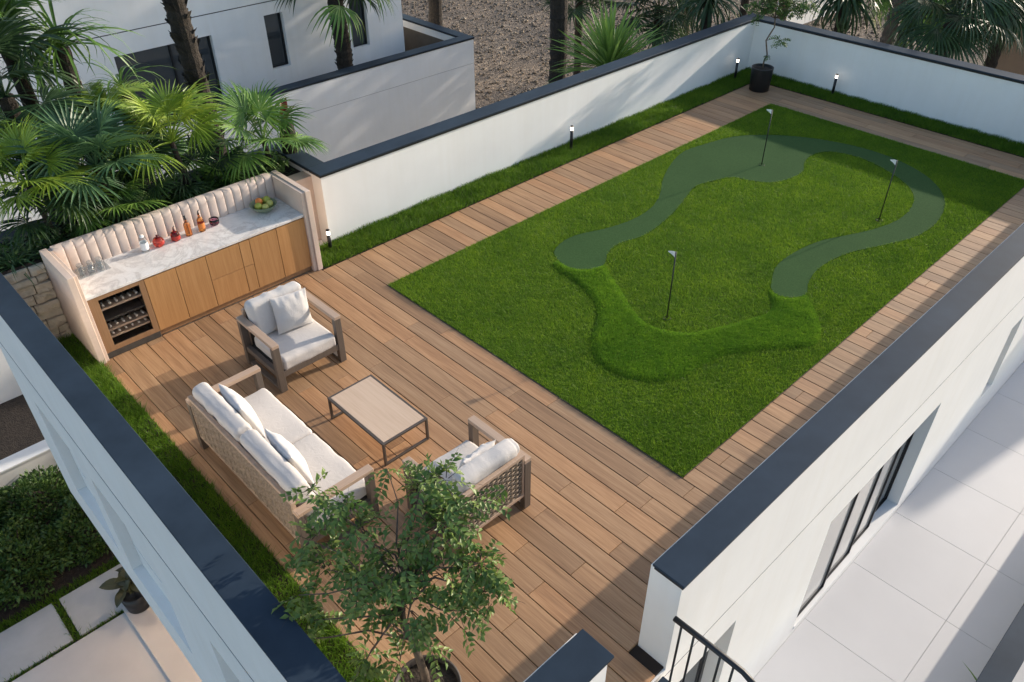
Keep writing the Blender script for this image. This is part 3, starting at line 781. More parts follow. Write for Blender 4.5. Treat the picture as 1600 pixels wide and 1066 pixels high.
# ================================================================== DRINKS COUNTER
bar = thing('drinks_counter', 'built-in drinks counter with marble top, wooden doors and beige fluted back', 'counter', (-2.09, 1.45, 0))
BX0, BX1, BYF, BYB = -3.60, -0.59, 1.08, 1.84
CZ = 0.93
box('carcass', -2.903, BX1-.001, BYF+0.024, BYB-.001, 0.085, 0.886, 'dark_void', bar)
box('plinth', BX0+.001, BX1-.001, BYF+0.035, BYB-0.05, 0.0015, 0.0845, 'cooler_wood', bar)
box('countertop', BX0+.001, BX1-.001, BYF-0.012, BYB+0.0, 0.892, CZ, 'marble', bar, bev=0.004, seg=2)
def front(nm, x0, x1, z0, z1, mat='cabinet_wood'):
    return box(nm, x0+0.004, x1-0.004, BYF, BYF+0.0235, z0, z1, mat, bar, bev=0.002, seg=1)
front('door', -2.90, -2.487, 0.09, 0.873); front('door', -2.487, -2.078, 0.09, 0.873)
front('drawer', -2.078, -1.60, 0.492, 0.873); front('drawer', -1.60, -1.448, 0.492, 0.873)
front('drawer', -2.078, -1.60, 0.09, 0.485); front('drawer', -1.60, -1.448, 0.09, 0.485)
front('door', -1.448, -1.036, 0.09, 0.873); front('door', -1.036, BX1, 0.09, 0.873)
# side panels: thick stone leaf outside, thin leaf inside
for (a, b, c, d) in ((-3.725, -3.640, -3.6395, -3.6), (-0.535, -0.455, -0.59, -0.5355)):
    sp = box('side_panel', a, b, 1.02, 1.93, 0.0, 1.275, 'stone_panel', bar, bev=0.006, seg=1)
    box('inner_leaf', c+.0005, d-.0005, 1.045, 1.84, 0.0, 1.262, 'stone_panel', sp, bev=0.004, seg=1)
    for zz in (0.42, 0.86): box('panel_joint', a-0.0006, b+0.0006, 1.0194, 1.9, zz, zz+0.0025, 'rough_stone', sp)
# fluted back: one rounded channel after another
NCH = 24; cwid = (BX1-BX0)/NCH
def channel_mesh():
    prof = [(cwid*(0.5-0.5*math.cos(math.pi*i/8)), 0.024*math.sin(math.pi*i/8)**0.45) for i in range(9)]
    zs = [(0.931, 1.0, 0.0), (1.20, 1.0, 0.0), (1.245, 0.92, 0.006), (1.27, 0.65, 0.02), (1.283, 0.25, 0.045), (1.285, 0.0, 0.075)]
    V = []; Fc = []
    for (zz, k, back) in zs:
        for (u, d) in prof: V.append((u+0.001*(1 if u < cwid/2 else -1), -d*k-0.02*k+back*0.9, zz))
    n_ = len(prof)
    for i in range(len(zs)-1):
        for j in range(n_-1): Fc.append((i*n_+j, i*n_+j+1, (i+1)*n_+j+1, (i+1)*n_+j))
    me = bpy.data.meshes.new('fluted_panel'); me.from_pydata(V, [], Fc); me.update(); me.materials.append(MATS['fluted'])
    me.polygons.foreach_set('use_smooth', [True]*len(me.polygons)); return me
chm = channel_mesh()
for i in range(NCH):
    o = bpy.data.objects.new('fluted_panel', chm); col.objects.link(o); o.parent = bar; o.location = Vector((BX0+i*cwid, BYB, 0))-bar.location
box('back_panel', BX0-0.0395, BX1+0.0545, BYB+0.0005, 1.929, 0.0, 1.262, 'fluted', bar, bev=0.01, seg=2)
box('back_cap', BX0+0.0005, BX1-0.0005, BYB+0.045, 1.928, 1.2625, 1.284, 'fluted', bar, bev=0.008, seg=2)
# wine cooler
wc = thing('wine_cooler', 'built-in wine cooler with wooden frame and racks of bottles in the counter', 'wine cooler', (-3.24, 1.08, 0.085))
bm = bmesh.new()
cx0, cx1, cz0, cz1 = -3.595, -2.905, 0.088, 0.886; gx0, gx1, gz0, gz1 = -3.478, -2.972, 0.158, 0.835
for q in ((cx0, gx0, cz0, cz1), (gx1, cx1, cz0, cz1), (gx0+.0005, gx1-.0005, cz0, gz0), (gx0+.0005, gx1-.0005, gz1, cz1)):
    add_box(bm, q[0], q[1], BYF-0.002, BYF+0.0232, q[2], q[3], 0.002, 1)
obj('frame', bm, 'cooler_wood', wc, True)
box('kick_grille', cx0, cx1, BYF-0.006, BYF+0.034, 0.004, 0.083, 'backing', wc, bev=0.003, seg=1)
bm = bmesh.new()
add_box(bm, cx0, gx0, BYF+0.0235, 1.60, cz0, cz1); add_box(bm, gx1, cx1, BYF+0.0235, 1.60, cz0, cz1)
add_box(bm, gx0+.0005, gx1-.0005, BYF+0.0235, 1.60, cz0, gz0); add_box(bm, gx0+.0005, gx1-.0005, BYF+0.0235, 1.60, gz1, cz1)
add_box(bm, cx0, cx1, 1.6005, 1.66, cz0, cz1)
obj('liner', bm, 'dark_void', wc, True)
shelf_z = [0.690, 0.405, 0.285]
for zz in (0.672, 0.510, 0.365, 0.262):
    box('shelf', gx0+.002, gx1-.002, BYF+0.03, 1.55, zz-0.012, zz+0.012, 'arm_wood' if zz != 0.510 else 'backing', wc)
box('glass_door', gx0+.001, gx1-.001, BYF+0.004, BYF+0.010, gz0+.001, gz1-.001, 'cooler_glass', wc)
# bottles lying on the racks, necks to the front
Vb, Fb = lathe([(0.0, 0.0), (0.013, 0.0), (0.0145, 0.012), (0.0135, 0.02), (0.0125, 0.07), (0.020, 0.095), (0.034, 0.12), (0.036, 0.28), (0.034, 0.30), (0.0, 0.30)], 14)
Vb = [(x_, z_, y_) for (x_, y_, z_) in Vb]
bme = bpy.data.meshes.new('wine_bottle'); bme.from_pydata(Vb, [], [tuple(reversed(f)) for f in Fb]); bme.update()
bme.materials.append(MATS['foil']); bme.materials.append(MATS['black_metal'])
for p in bme.polygons:
    p.use_smooth = True
    if p.center.y > 0.075: p.material_index = 1
for zz, lab in ((0.672, 'wine bottle lying neck out on the top rack of the wine cooler'), (0.365, 'wine bottle lying neck out on the middle rack of the wine cooler'), (0.262, 'wine bottle lying neck out on the low rack of the wine cooler')):
    for i in range(6):
        o = bpy.data.objects.new('wine_bottle', bme); col.objects.link(o)
        o.location = (gx0+0.045+i*0.083, BYF+0.034+0.004*(i % 2), zz+0.0125+0.0365)
        tag(o, lab, 'bottle', 'bottles lying in the wine cooler')

# ---- things on the counter
def lathe_obj(nm, prof, mat, parent, seg=24):
    V, Fc = lathe(prof, seg); return pyobj(nm, V, Fc, mat, parent, False, True)
def bottle(px, label, kind):
    p = at(px, CZ); t = thing('bottle', label, 'bottle', (p[0], p[1]+0.035, CZ), 0, 'bottles on the marble top')
    if kind == 'clear':
        lathe_obj('body', [(0, 0.001), (0.045, 0.001), (0.052, 0.006), (0.052, 0.17), (0.046, 0.19), (0.03, 0.205), (0.0, 0.21)], 'clear_glass', t)
        lathe_obj('label', [(0.0528, 0.035), (0.0528, 0.135)], 'white_plain', t)
        lathe_obj('cap', [(0.0, 0.232), (0.024, 0.232), (0.026, 0.225), (0.026, 0.206)], 'white_plain', t)
    elif kind == 'round':
        lathe_obj('body', [(0, 0.001), (0.045, 0.001), (0.062, 0.018), (0.072, 0.055), (0.070, 0.085), (0.055, 0.118), (0.030, 0.132), (0.016, 0.14), (0.014, 0.165), (0.0, 0.166)], 'red_liquor', t)
        lathe_obj('label', [(0.0725, 0.045), (0.0735, 0.06), (0.0722, 0.082)], 'red_label', t)
        lathe_obj('stopper', [(0.015, 0.1665), (0.018, 0.172), (0.013, 0.185), (0.010, 0.20), (0.0, 0.205)], 'clear_glass', t)
    elif kind == 'squat':
        lathe_obj('body', [(0, 0.001), (0.05, 0.001), (0.060, 0.01), (0.060, 0.085), (0.048, 0.115), (0.025, 0.13), (0.014, 0.14), (0.013, 0.158), (0.0, 0.159)], 'red_liquor', t)
        lathe_obj('label', [(0.0608, 0.02), (0.0608, 0.075)], 'red_label', t)
        V, Fc = tube([(0, 0, 0.159), (0, 0, 0.175), (0.004, 0, 0.19), (0.02, 0, 0.198)], [0.011, 0.008, 0.006, 0.005], 8); pyobj('pourer', V, Fc, 'black_metal', t, False, True)
    else:
        lathe_obj('body', [(0, 0.001), (0.040, 0.001), (0.045, 0.006), (0.045, 0.155), (0.036, 0.185), (0.018, 0.205), (0.0145, 0.22), (0.0145, 0.262), (0.0, 0.263)], 'amber_liquor' if kind == 'amber' else 'amber_dark', t)
        if kind == 'amber':
            lathe_obj('label', [(0.0456, 0.045), (0.0456, 0.125)], 'orange', t)
            V, Fc = tube([(0, 0, 0.263), (0, 0, 0.285), (0.006, 0, 0.298), (0.022, 0, 0.305)], [0.012, 0.008, 0.006, 0.005], 8); pyobj('pourer', V, Fc, 'black_metal', t, False, True)
        else: lathe_obj('cap', [(0.0155, 0.235), (0.0155, 0.288), (0.0, 0.289)], 'black_metal', t)
bottle((230, 394), 'clear bottle with white label and white cap on the marble top', 'clear')
bottle((251.5, 386), 'round red decanter with glass stopper on the marble top', 'round')
bottle((277.5, 376.5), 'squat red bottle with dark pourer on the marble top', 'squat')
bottle((298, 369), 'plain brown amber bottle with long dark cap on the marble top', 'tall')
bottle((318.5, 362), 'orange amber bottle with orange label and dark pourer', 'amber')
p = at((338.5, 353), CZ)
t = lathe_obj('tumbler', [(0, 0.001), (0.045, 0.001), (0.062, 0.02), (0.068, 0.05), (0.064, 0.092), (0.0605, 0.092), (0.063, 0.05), (0.057, 0.024), (0.04, 0.012), (0, 0.011)], 'purple_glass', None)
t.location = (p[0], p[1]+0.05, CZ); tag(t, 'purple glass tumbler next to the amber bottles', 'glass')
# clear tray with tumblers
p0 = (-3.30, 1.66)
tr = box('serving_tray', -0.20, 0.20, -0.13, 0.13, 0.001, 0.010, 'clear_glass', None, False, 0.003, 1); tr.location = (p0[0], p0[1], CZ)
tag(tr, 'clear glass tray holding tumblers at the cooler end of the counter', 'tray')
gl = None
for i, (dx, dy) in enumerate(((-.13, -.05), (-.02, -.06), (.10, -.05), (-.10, .06), (.02, .05), (.13, .06))):
    if gl is None:
        gl = lathe_obj('tumbler', [(0, 0.001), (0.034, 0.001), (0.037, 0.005), (0.040, 0.088), (0.0375, 0.088), (0.034, 0.014), (0, 0.013)], 'clear_glass', None, 20); o = gl
    else: o = gl.copy(); col.objects.link(o)
    o.location = (p0[0]+dx, p0[1]+dy, CZ+0.0102); tag(o, 'clear tumbler standing on the glass tray', 'glass', 'tumblers on the glass tray')
# fruit bowl
bw = at((413, 334), CZ); bw = (bw[0]+0.045, bw[1]+0.07)
b_ = lathe_obj('fruit_bowl', [(0, 0.001), (0.075, 0.001), (0.09, 0.010), (0.145, 0.055), (0.185, 0.105), (0.19, 0.115), (0.181, 0.115), (0.14, 0.066), (0.085, 0.022), (0, 0.018)], 'bowl_green', None, 36)
b_.location = (bw[0], bw[1], CZ); tag(b_, 'green ceramic bowl filled with fruit on the marble top', 'bowl')
def fruit_obj(nm, label, mat, dx, dy, dz, r_, sq=1.0):
    bm = bmesh.new(); bmesh.ops.create_uvsphere(bm, u_segments=18, v_segments=12, radius=r_)
    for v in bm.verts:
        v.co.z *= sq; v.co *= 1+0.05*mnoise.noise(v.co*18+Vector((dx*40, dy*40, 1)))
    o = obj(nm, bm, mat, None, smooth=True); o.location = (bw[0]+dx, bw[1]+dy, CZ+dz); o.rotation_euler = (dx*9, dy*9, dx*31)
    tag(o, label, 'fruit', 'fruit in the green bowl')
fruit_obj('orange_fruit', 'orange on top of the fruit in the green bowl', 'orange', -0.03, 0.055, 0.135, 0.053, 0.95)
fruit_obj('lime_fruit', 'lime green fruit heaped in the green bowl', 'lime', -0.085, -0.015, 0.105, 0.054, 1.1)
fruit_obj('lime_fruit', 'lime green fruit heaped in the green bowl', 'lime', 0.085, 0.045, 0.125, 0.054, 1.05)
fruit_obj('lime_fruit', 'lime green fruit heaped in the green bowl', 'lime', 0.03, 0.10, 0.10, 0.05, 1.1)
fruit_obj('pear_fruit', 'yellowish pear lying in the green bowl', 'pear', 0.07, -0.05, 0.105, 0.050, 1.15)
fruit_obj('pear_fruit', 'yellowish pear lying in the green bowl', 'pear', -0.015, -0.085, 0.095, 0.047, 1.1)

# ================================================================== PLANTER WALL (rough stone) and soil
pw = thing('stone_wall', 'rough split stone planter wall between the coping and the drinks counter', 'wall', (-3.95, 1.95, 0))
box('core', LX-O+0.002, -3.7255, 1.99, 2.09, -0.0595, 1.08, 'soil', pw)
rr = random.Random(8); zz = -0.03
while zz < 1.06:
    hgt = rr.uniform(0.10, 0.17); hgt = min(hgt, 1.10-zz)
    xx = LX-O+0.003; 
    while xx < -3.73:
        wd_ = min(rr.uniform(0.18, 0.36), -3.727-xx)
        if -3.727-(xx+wd_) < 0.07: wd_ = -3.727-xx
        bm = bmesh.new(); add_box(bm, xx+0.004, xx+wd_-0.004, 1.935+rr.uniform(-0.02, 0.02), 1.9895, zz+0.004, zz+hgt-0.004, 0.012, 2)
        bmesh.ops.subdivide_edges(bm, edges=bm.edges, cuts=2, use_grid_fill=True)
        for v in bm.verts:
            if v.co.y < 1.96: v.co.y += 0.045*mnoise.noise(v.co*11+Vector((zz*9, 0, 0)))
        obj('stone', bm, 'rough_stone', pw, True); xx += wd_
    zz += hgt
pl = box('planter_soil', LX-O+0.002, W0-0.002, 2.0905, 2.7295, -0.2995, 1.0, 'soil'); tag(pl, kind='structure')
# beige wall closing the planter beside the counter
pe = box('planter_wall', -0.454, W0-0.002, 1.86, 2.09, -0.0595, 1.03, 'stone_panel'); tag(pe, 'beige planter wall between the counter and the white wall end', 'wall')
pb = box('planter_wall', -3.7245, -0.4545, 1.9300, 2.0895, -0.0595, 1.03, 'stone_panel'); tag(pb, 'planter wall hidden behind the fluted counter back', 'wall')

# ================================================================== FLAGS, LAMPS, POTS
def flag(px_, label):
    p = at(px_, 0.0); t = thing('golf_flag', label, 'golf flag', (p[0], p[1], 0.0), 0, 'golf flags on the putting lawn')
    pyobj('pole', *tube([(0, 0, -0.01), (0, 0, 1.05)], 0.0085, 8), 'black_metal', t, False, True)
    pyobj('cup', *lathe([(0.0, 0.008), (0.05, 0.008), (0.054, 0.022), (0.05, 0.024)], 16), 'black_metal', t, False, True)
    d = Vector((-0.35, 0.93, 0)).normalized()*0.10
    V = []; n_ = 7
    for i in range(n_):
        u = i/(n_-1); wv_ = 0.012*math.sin(u*4.0)
        c = d*u+Vector((d.y, -d.x, 0)).normalized()*wv_
        a = 1.045-0.0*u; b = 0.957+u*0.078
        for s in (-1, 1):
            off = Vector((d.y, -d.x, 0)).normalized()*0.0012*s
            V += [tuple(c+off+Vector((0, 0, b))), tuple(c+off+Vector((0, 0, a)))]
    Fc = []
    for i in range(n_-1):
        a = i*4; b = a+4
        Fc += [(a, b, b+1, a+1), (a+2, a+3, b+3, b+2), (a, a+2, b+2, b), (a+1, b+1, b+3, a+3)]
    pyobj('pennant', V, Fc, 'white_plain', t)
flag((1041.6, 499.1), 'golf flag standing at the bend of the raised turf mound')
flag((1189.6, 259.1), 'golf flag standing in the wide end of the putting green')
flag((1372.9, 345.2), 'golf flag on the turf inside the curve of the narrow green')
def bollard(x, y, label, h=0.475):
    t = thing('bollard_light', label, 'lamp', (x, y, 0), 0, 'bollard lights in the grass strips')
    pyobj('post', *lathe([(0.0, 0.0), (0.029, 0.0), (0.029, h-0.085), (0.0, h-0.085)], 16), 'black_metal', t, False, True)
    pyobj('lamp', *lathe([(0.024, h-0.0845), (0.026, h-0.082), (0.026, h-0.018), (0.0, h-0.018)], 16), 'lamp_glow', t, False, True)
    pyobj('lamp_cap', *lathe([(0.0, h-0.0175), (0.030, h-0.0175), (0.030, h), (0.0, h)], 16), 'black_metal', t, False, True)
bollard(5.28, 1.36, 'black bollard light halfway along the long white wall')
bollard(10.80, 1.40, 'black bollard light beside the black pot in the corner')
bollard(11.42, -0.66, 'black bollard light in front of the shaded far wall')
bollard(-0.06, 1.42, 'short bollard light between the counter and the white wall end', 0.34)

def tree_obj(label, loc, pot_r, pot_h, pot_mat, trunk, limbs, clusters, leaf, seed, name='potted_tree'):
    """clusters: (centre, radius, n); leaf: (length, width)"""
    t = thing(name, label, 'tree', loc)
    V, Fc = lathe([(0.0, 0.0), (pot_r*0.84, 0.0), (pot_r*0.9, 0.01), (pot_r, pot_h-0.01), (pot_r, pot_h), (pot_r*0.92, pot_h), (pot_r*0.90, pot_h-0.05), (0, pot_h-0.06)], 40)
    pot = pyobj('pot', V, Fc, pot_mat, t, False, True)
    pyobj('soil', *lathe([(0, pot_h-0.030), (pot_r*0.5, pot_h-0.035), (pot_r*0.90, pot_h-0.048)], 24), 'soil', pot, False, True)
    parts = [tube(*trunk, 10)]
    pyobj('trunk', *merge(parts), 'branch', t, False, True)
    for pts, rad in limbs: pyobj('branch', *tube(pts, rad, 6), 'branch', t, False, True)
    q = np.random.RandomState(seed); VV = []; TT = []; nv = 0
    twigs = []
    for (c, r_, n_) in clusters:
        c = np.array(c)
        for k in range(n_):
            d = q.normal(0, 1, 3); d /= np.linalg.norm(d); rad = r_*q.uniform(0.15, 1)**0.6
            p = c+d*rad*np.array([1, 1, 0.75])
            # compound leaf: a short rachis with leaflets on both sides
            az = math.atan2(d[1], d[0])+q.normal(0, 0.7); droop = q.uniform(-0.7, 0.35)
            ax = np.array([math.cos(az)*math.cos(droop), math.sin(az)*math.cos(droop), math.sin(droop)])
            side = np.cross(ax, [0, 0, 1]); side /= np.linalg.norm(side)+1e-9; up = np.cross(side, ax)
            ro = q.normal(0, 0.6); side, up = side*math.cos(ro)+up*math.sin(ro), up*math.cos(ro)-side*math.sin(ro)
            L = leaf[0]; Wd = leaf[1]; nl = q.randint(4, 7)
            for m in range(nl):
                for s in (-1, 1):
                    b0 = p+ax*(L*0.55*m) - up*0.012*m*m*0.25
                    ld_ = (side*s*0.85+ax*0.6+up*q.normal(-0.15, 0.35)); ld_ /= np.linalg.norm(ld_)
                    wd_ = np.cross(ld_, up); wd_ /= np.linalg.norm(wd_)+1e-9
                    l_ = L*q.uniform(0.75, 1.25)*(1-0.06*m); w2 = Wd*q.uniform(0.8, 1.2)
                    fold = up*w2*0.25
                    VV += [b0, b0+ld_*l_*0.45+wd_*w2/2+fold, b0+ld_*l_ - up*l_*0.15, b0+ld_*l_*0.45-wd_*w2/2+fold]
                    TT += [(nv, nv+1, nv+2), (nv, nv+2, nv+3)]; nv += 4
            twigs.append(tube([tuple(p-ax*0.02), tuple(p+ax*L*0.55*nl)], [0.0022, 0.001], 3, False))
            if q.rand() < 0.5: twigs.append(tube([tuple(c+(p-c)*0.25), tuple(p)], [0.004, 0.0022], 3, False))
    cr = bulk('crown', np.array(VV), np.array(TT), leaf[2], t)
    pyobj('twigs', *merge(twigs), 'twig', cr)
    return t
# big potted tree by the sofa
TL = Vector((-3.60, -5.33, 0))
def L3(px_, hgt):           # pixel at a height, in the tree's own space
    q = at(px_, hgt); return (q[0]-TL.x, q[1]-TL.y, hgt)
trunk_pts = [(0.02, 0.04, 0.42), (0.02, 0.05, 0.55), (0.0, 0.05, 0.70), L3((645, 1000), 0.86), L3((630, 975), 1.0), L3((628, 945), 1.12), L3((640, 915), 1.28)]
hub = trunk_pts[-1]
cl = [((620, 880), 1.45, .26, 46), ((560, 905), 1.30, .23, 34), ((505, 890), 1.30, .17, 24), ((480, 845), 1.45, .15, 18), ((700, 895), 1.40, .25, 40), ((755, 880), 1.45, .19, 32), ((770, 925), 1.30, .15, 20),
      ((690, 820), 1.65, .24, 42), ((660, 765), 1.75, .22, 34), ((700, 750), 1.75, .17, 20), ((735, 785), 1.70, .15, 16), ((560, 825), 1.60, .18, 22), ((530, 785), 1.65, .15, 18), ((480, 765), 1.60, .10, 9), ((460, 930), 1.20, .12, 12),
      ((640, 950), 1.20, .20, 26), ((720, 955), 1.15, .17, 18), ((585, 960), 1.05, .13, 12), ((475, 970), 1.05, .09, 8), ((570, 1030), .80, .10, 10), ((625, 1035), .78, .08, 8), ((450, 1000), 1.0, .07, 5), ((672, 1010), .80, .07, 6), ((605, 735), 1.75, .06, 5), ((800, 760), 1.6, .06, 4), ((560, 1055), .7, .09, 8)]
clusters = [(L3((620+(a[0]-620)*0.96, a[1]), b), c*0.86, int(d*0.74)) for a, b, c, d in cl]
limbs = []
rr = random.Random(3)
for (c, r_, n_) in clusters:
    s = Vector(trunk_pts[rr.choice((3, 4, 5, 6)) if c[2] < 1.2 else rr.choice((5, 6))]); e_ = Vector(c)
    m1 = s.lerp(e_, 0.35)+Vector((rr.uniform(-.05, .05), rr.uniform(-.05, .05), 0.06)); m2 = s.lerp(e_, 0.7)+Vector((rr.uniform(-.05, .05), rr.uniform(-.05, .05), 0.04))
    limbs.append(([tuple(s), tuple(m1), tuple(m2), tuple(e_)], [0.011, 0.008, 0.005, 0.003]))
tree_obj('leafy small tree with a thin bent trunk in a round brown pot', TL, 0.265, 0.46, 'pot_brown', (trunk_pts, [0.036, 0.033, 0.03, 0.028, 0.026, 0.024, 0.02]), limbs, clusters, (0.074, 0.036, 'olive_leaf'), 5)
# corner tree
CL = Vector((10.62, 0.66, 0))
tp_ = [(0, 0, 0.48), (0.02, 0.01, 0.62), (0.05, -0.02, 0.75), (0.04, 0.02, 0.9), (0.0, 0.04, 1.05), (0.06, 0.0, 1.2), (0.10, -0.04, 1.32), (0.10, -0.02, 1.5)]
cc_ = [((0.10, 0.02, 1.75), .30, 70), ((-0.22, 0.15, 1.85), .28, 55), ((0.35, -0.28, 1.80), .28, 60), ((0.1, -0.1, 2.10), .34, 70), ((0.55, -0.5, 1.75), .16, 22), ((0.34, -0.34, 1.55), .12, 8), ((0.16, -0.22, 1.06), .13, 12), ((0.03, -0.01, 0.72), .05, 3), ((-.15, .3, 1.6), .13, 8)]
li_ = [([tp_[-1], tuple(Vector(tp_[-1]).lerp(Vector(c), .5)+Vector((0, 0, .03))), c], [0.012, 0.008, 0.004]) for c, r_, n_ in cc_ if c[2] > 1.3]
li_.append(([tp_[4], (0.10, -0.08, 1.10), (0.16, -0.2, 1.08)], [0.008, 0.006, 0.003]))
tree_obj('slender crooked tree in a black pot in the far corner', CL, 0.235, 0.50, 'black_pot', (tp_, [0.02, 0.018, 0.017, 0.016, 0.016, 0.016, 0.015, 0.013]), li_, cc_, (0.06, 0.03, 'olive_leaf'), 9)
# ================================================================== PALMS
def fan_leaf(name, Rr, nseg, spread, petiole, droop, seed, mat):
    """petiole along +x from the origin, then a folded fan of tapering segments"""
    q = random.Random(seed); V = []; Fc = []
    pet = [(petiole*t, 0, 0.16*petiole*math.sin(t*1.9)) for t in (0, .25, .5, .75, 1)]
    v, f = tube(pet, [0.017, 0.014, 0.012, 0.010, 0.008], 5, False); V += v; Fc += f
    ox, oz = pet[-1][0], pet[-1][2]
    da = 2*spread/nseg
    for i in range(nseg):
        a = -spread+da*(i+0.5)+q.uniform(-.02, .02)
        Ls = Rr*(0.80+0.20*math.cos(a*0.6))*q.uniform(0.9, 1.06)
        lift = q.uniform(-0.03, 0.03)
        dr = droop*q.uniform(0.7, 1.4)
        ca, sa = math.cos(a), math.sin(a); o = len(V); rows = (0.0, 0.22, 0.45, 0.68, 0.88, 1.0)
        for t in rows:
            r_ = Ls*t; hw = math.tan(da/2)*r_*0.98 if t <= 0.45 else math.tan(da/2)*Ls*0.45*max(0.03, (1-((t-0.45)/0.55)**1.4))
            zc = oz+0.03*Rr*t+lift*t-dr*Ls*t**2.6
            fold = 0.45*hw
            # droop shortens the reach
            rr_ = r_*(1-0.25*dr*t*t)
            V += [(ox+rr_*ca+hw*sa, rr_*sa-hw*ca, zc+fold), (ox+rr_*ca, rr_*sa, zc), (ox+rr_*ca-hw*sa, rr_*sa+hw*ca, zc+fold)]
        for j in range(len(rows)-1):
            b = o+j*3; Fc += [(b, b+1, b+4, b+3), (b+1, b+2, b+5, b+4)]
    me = bpy.data.meshes.new(name); me.from_pydata(V, [], Fc); me.update(); me.materials.append(MATS[mat]); return me
def feather_leaf(name, L, npair, leaf, droop, seed, mat):
    q = random.Random(seed); V = []; Fc = []
    def rach(t): return Vector((L*(t-0.20*droop*t**3), 0, L*(0.22*math.sin(min(1, t*1.3)*2.2)*0.9-droop*0.62*t**2.2)))
    v, f = tube([tuple(rach(t)) for t in np.linspace(0, 1, 12)], list(np.linspace(0.014, 0.003, 12)), 4, False); V += v; Fc += f
    for i in range(npair):
        t = 0.14+0.86*(i+0.5)/npair; p = rach(t); tg = (rach(min(1, t+.02))-rach(t-.02)).normalized()
        ll = leaf*(math.sin(math.pi*min(1, 0.18+0.80*t))**0.7)*q.uniform(.85, 1.1)
        for s in (-1, 1):
            d = (Vector((0, s, 0))*0.82+tg*0.62+Vector((0, 0, 0.22+q.uniform(-.15, .15)))).normalized()
            n_ = d.cross(tg).normalized(); wd_ = d.cross(n_).normalized()
            o = len(V)
            for u in (0, .35, .7, 1.0):
                c = p+d*ll*u+Vector((0, 0, -ll*0.55*u**2.3)); hw = leaf*0.045*(1-u**2.2)*(0.6+0.8*min(1, u*4))+0.0005
                V += [tuple(c+wd_*hw), tuple(c-wd_*hw)]
            for j in range(3): b = o+2*j; Fc.append((b, b+1, b+3, b+2))
    me = bpy.data.meshes.new(name); me.from_pydata(V, [], Fc); me.update(); me.materials.append(MATS[mat]); return me
def sword_leaf(name, L, wd_, arch, seed, mat):
    V = []; Fc = []; n_ = 8
    for i in range(n_):
        t = i/(n_-1); ang = arch*t
        x_ = L*(t if abs(arch) < 1e-3 else math.sin(ang)/arch); z_ = -L*((1-math.cos(ang))/arch if abs(arch) > 1e-3 else 0)
        hw = wd_/2*(0.55+0.9*t if t < .5 else max(0.02, 1.0*(1-((t-.5)/.5)**1.6)))
        V += [(x_, -hw, z_+hw*.5), (x_, 0, z_), (x_, hw, z_+hw*.5)]
    for i in range(n_-1):
        b = i*3; Fc += [(b, b+1, b+4, b+3), (b+1, b+2, b+5, b+4)]
    me = bpy.data.meshes.new(name); me.from_pydata(V, [], Fc); me.update(); me.materials.append(MATS[mat]); return me
def rough_trunk(pts, r0, r1, seed, boots=True):
    q = random.Random(seed); P_ = [Vector(p) for p in pts]
    L = sum((b-a).length for a, b in zip(P_[:-1], P_[1:])); n_ = max(8, int(L/0.07))
    cum = [0]
    for a, b in zip(P_[:-1], P_[1:]): cum.append(cum[-1]+(b-a).length)
    def pos(s):
        for i in range(len(P_)-1):
            if s <= cum[i+1] or i == len(P_)-2: return P_[i].lerp(P_[i+1], (s-cum[i])/(cum[i+1]-cum[i]))
    cs = []; rd = []
    for i in range(n_+1):
        t = i/n_; cs.append(tuple(pos(t*L))); rd.append((r0+(r1-r0)*t)*(1+0.09*((i % 3)/2-.5)+q.uniform(-.04, .04)))
    parts = [tube(cs, rd, 14)]
    if boots:
        for k in range(int(L*60)):
            s = q.uniform(0, L); c = pos(s); a = q.uniform(0, 2*math.pi); r_ = (r0+(r1-r0)*s/L)
            d = Vector((math.cos(a), math.sin(a), 0)); tn = Vector((-d.y, d.x, 0)); h_ = q.uniform(.07, .15); o_ = q.uniform(0.03, 0.09); w2 = q.uniform(.04, .075)
            b0 = c+d*r_*0.85
            parts.append(([tuple(b0-tn*w2), tuple(b0+tn*w2), tuple(b0+d*o_+Vector((0, 0, h_))+tn*w2*.75), tuple(b0+d*o_+Vector((0, 0, h_))-tn*w2*.75), tuple(b0+Vector((0, 0, h_*.55))+d*.01)],
                          [(0, 1, 2, 3), (1, 4, 2), (0, 3, 4), (2, 4, 3)]))
    return merge(parts)
def crown(t, org, meshes, n_, el0, el1, seed, az0=0.0, az1=2*math.pi, sc=(0.85, 1.1), name='leaf'):
    q = random.Random(seed)
    for k in range(n_):
        u = (k+0.5)/n_
        az = az0+(az1-az0)*((k*0.618034+q.uniform(-.06, .06)) % 1.0); el = el0+(el1-el0)*u+q.uniform(-.12, .12)
        o = bpy.data.objects.new(name, meshes[k % len(meshes)]); col.objects.link(o); o.parent = t
        o.location = org; s = q.uniform(*sc); o.scale = (s, s, s)
        o.rotation_euler = (Matrix.Rotation(az, 3, 'Z') @ Matrix.Rotation(-el, 3, 'Y') @ Matrix.Rotation(q.uniform(-.45, .45), 3, 'X')).to_euler()
def fans(tagname, Rr, mat, seeds, petiole, droop=0.35, nseg=30, spread=2.45):
    return [fan_leaf(tagname, Rr, nseg, spread, petiole, droop*(0.7+0.3*i), s, mat) for i, s in enumerate(seeds)]
F_green = fans('leaf', 0.62, 'palm_green', (1, 2, 3), 0.55); F_yel = fans('leaf', 0.60, 'palm_yellow', (4, 5, 6), 0.50, 0.3, 28, 1.9)
F_blue = fans('leaf', 0.68, 'palm_blue', (7, 8, 9), 0.50, 0.22, 32, 2.5); F_dark = fans('leaf', 0.85, 'palm_dark', (10, 11, 12), 0.75, 0.35)
F_big = fans('leaf', 1.25, 'palm_dark', (13, 14, 15), 0.9, 0.5, 30, 1.9)
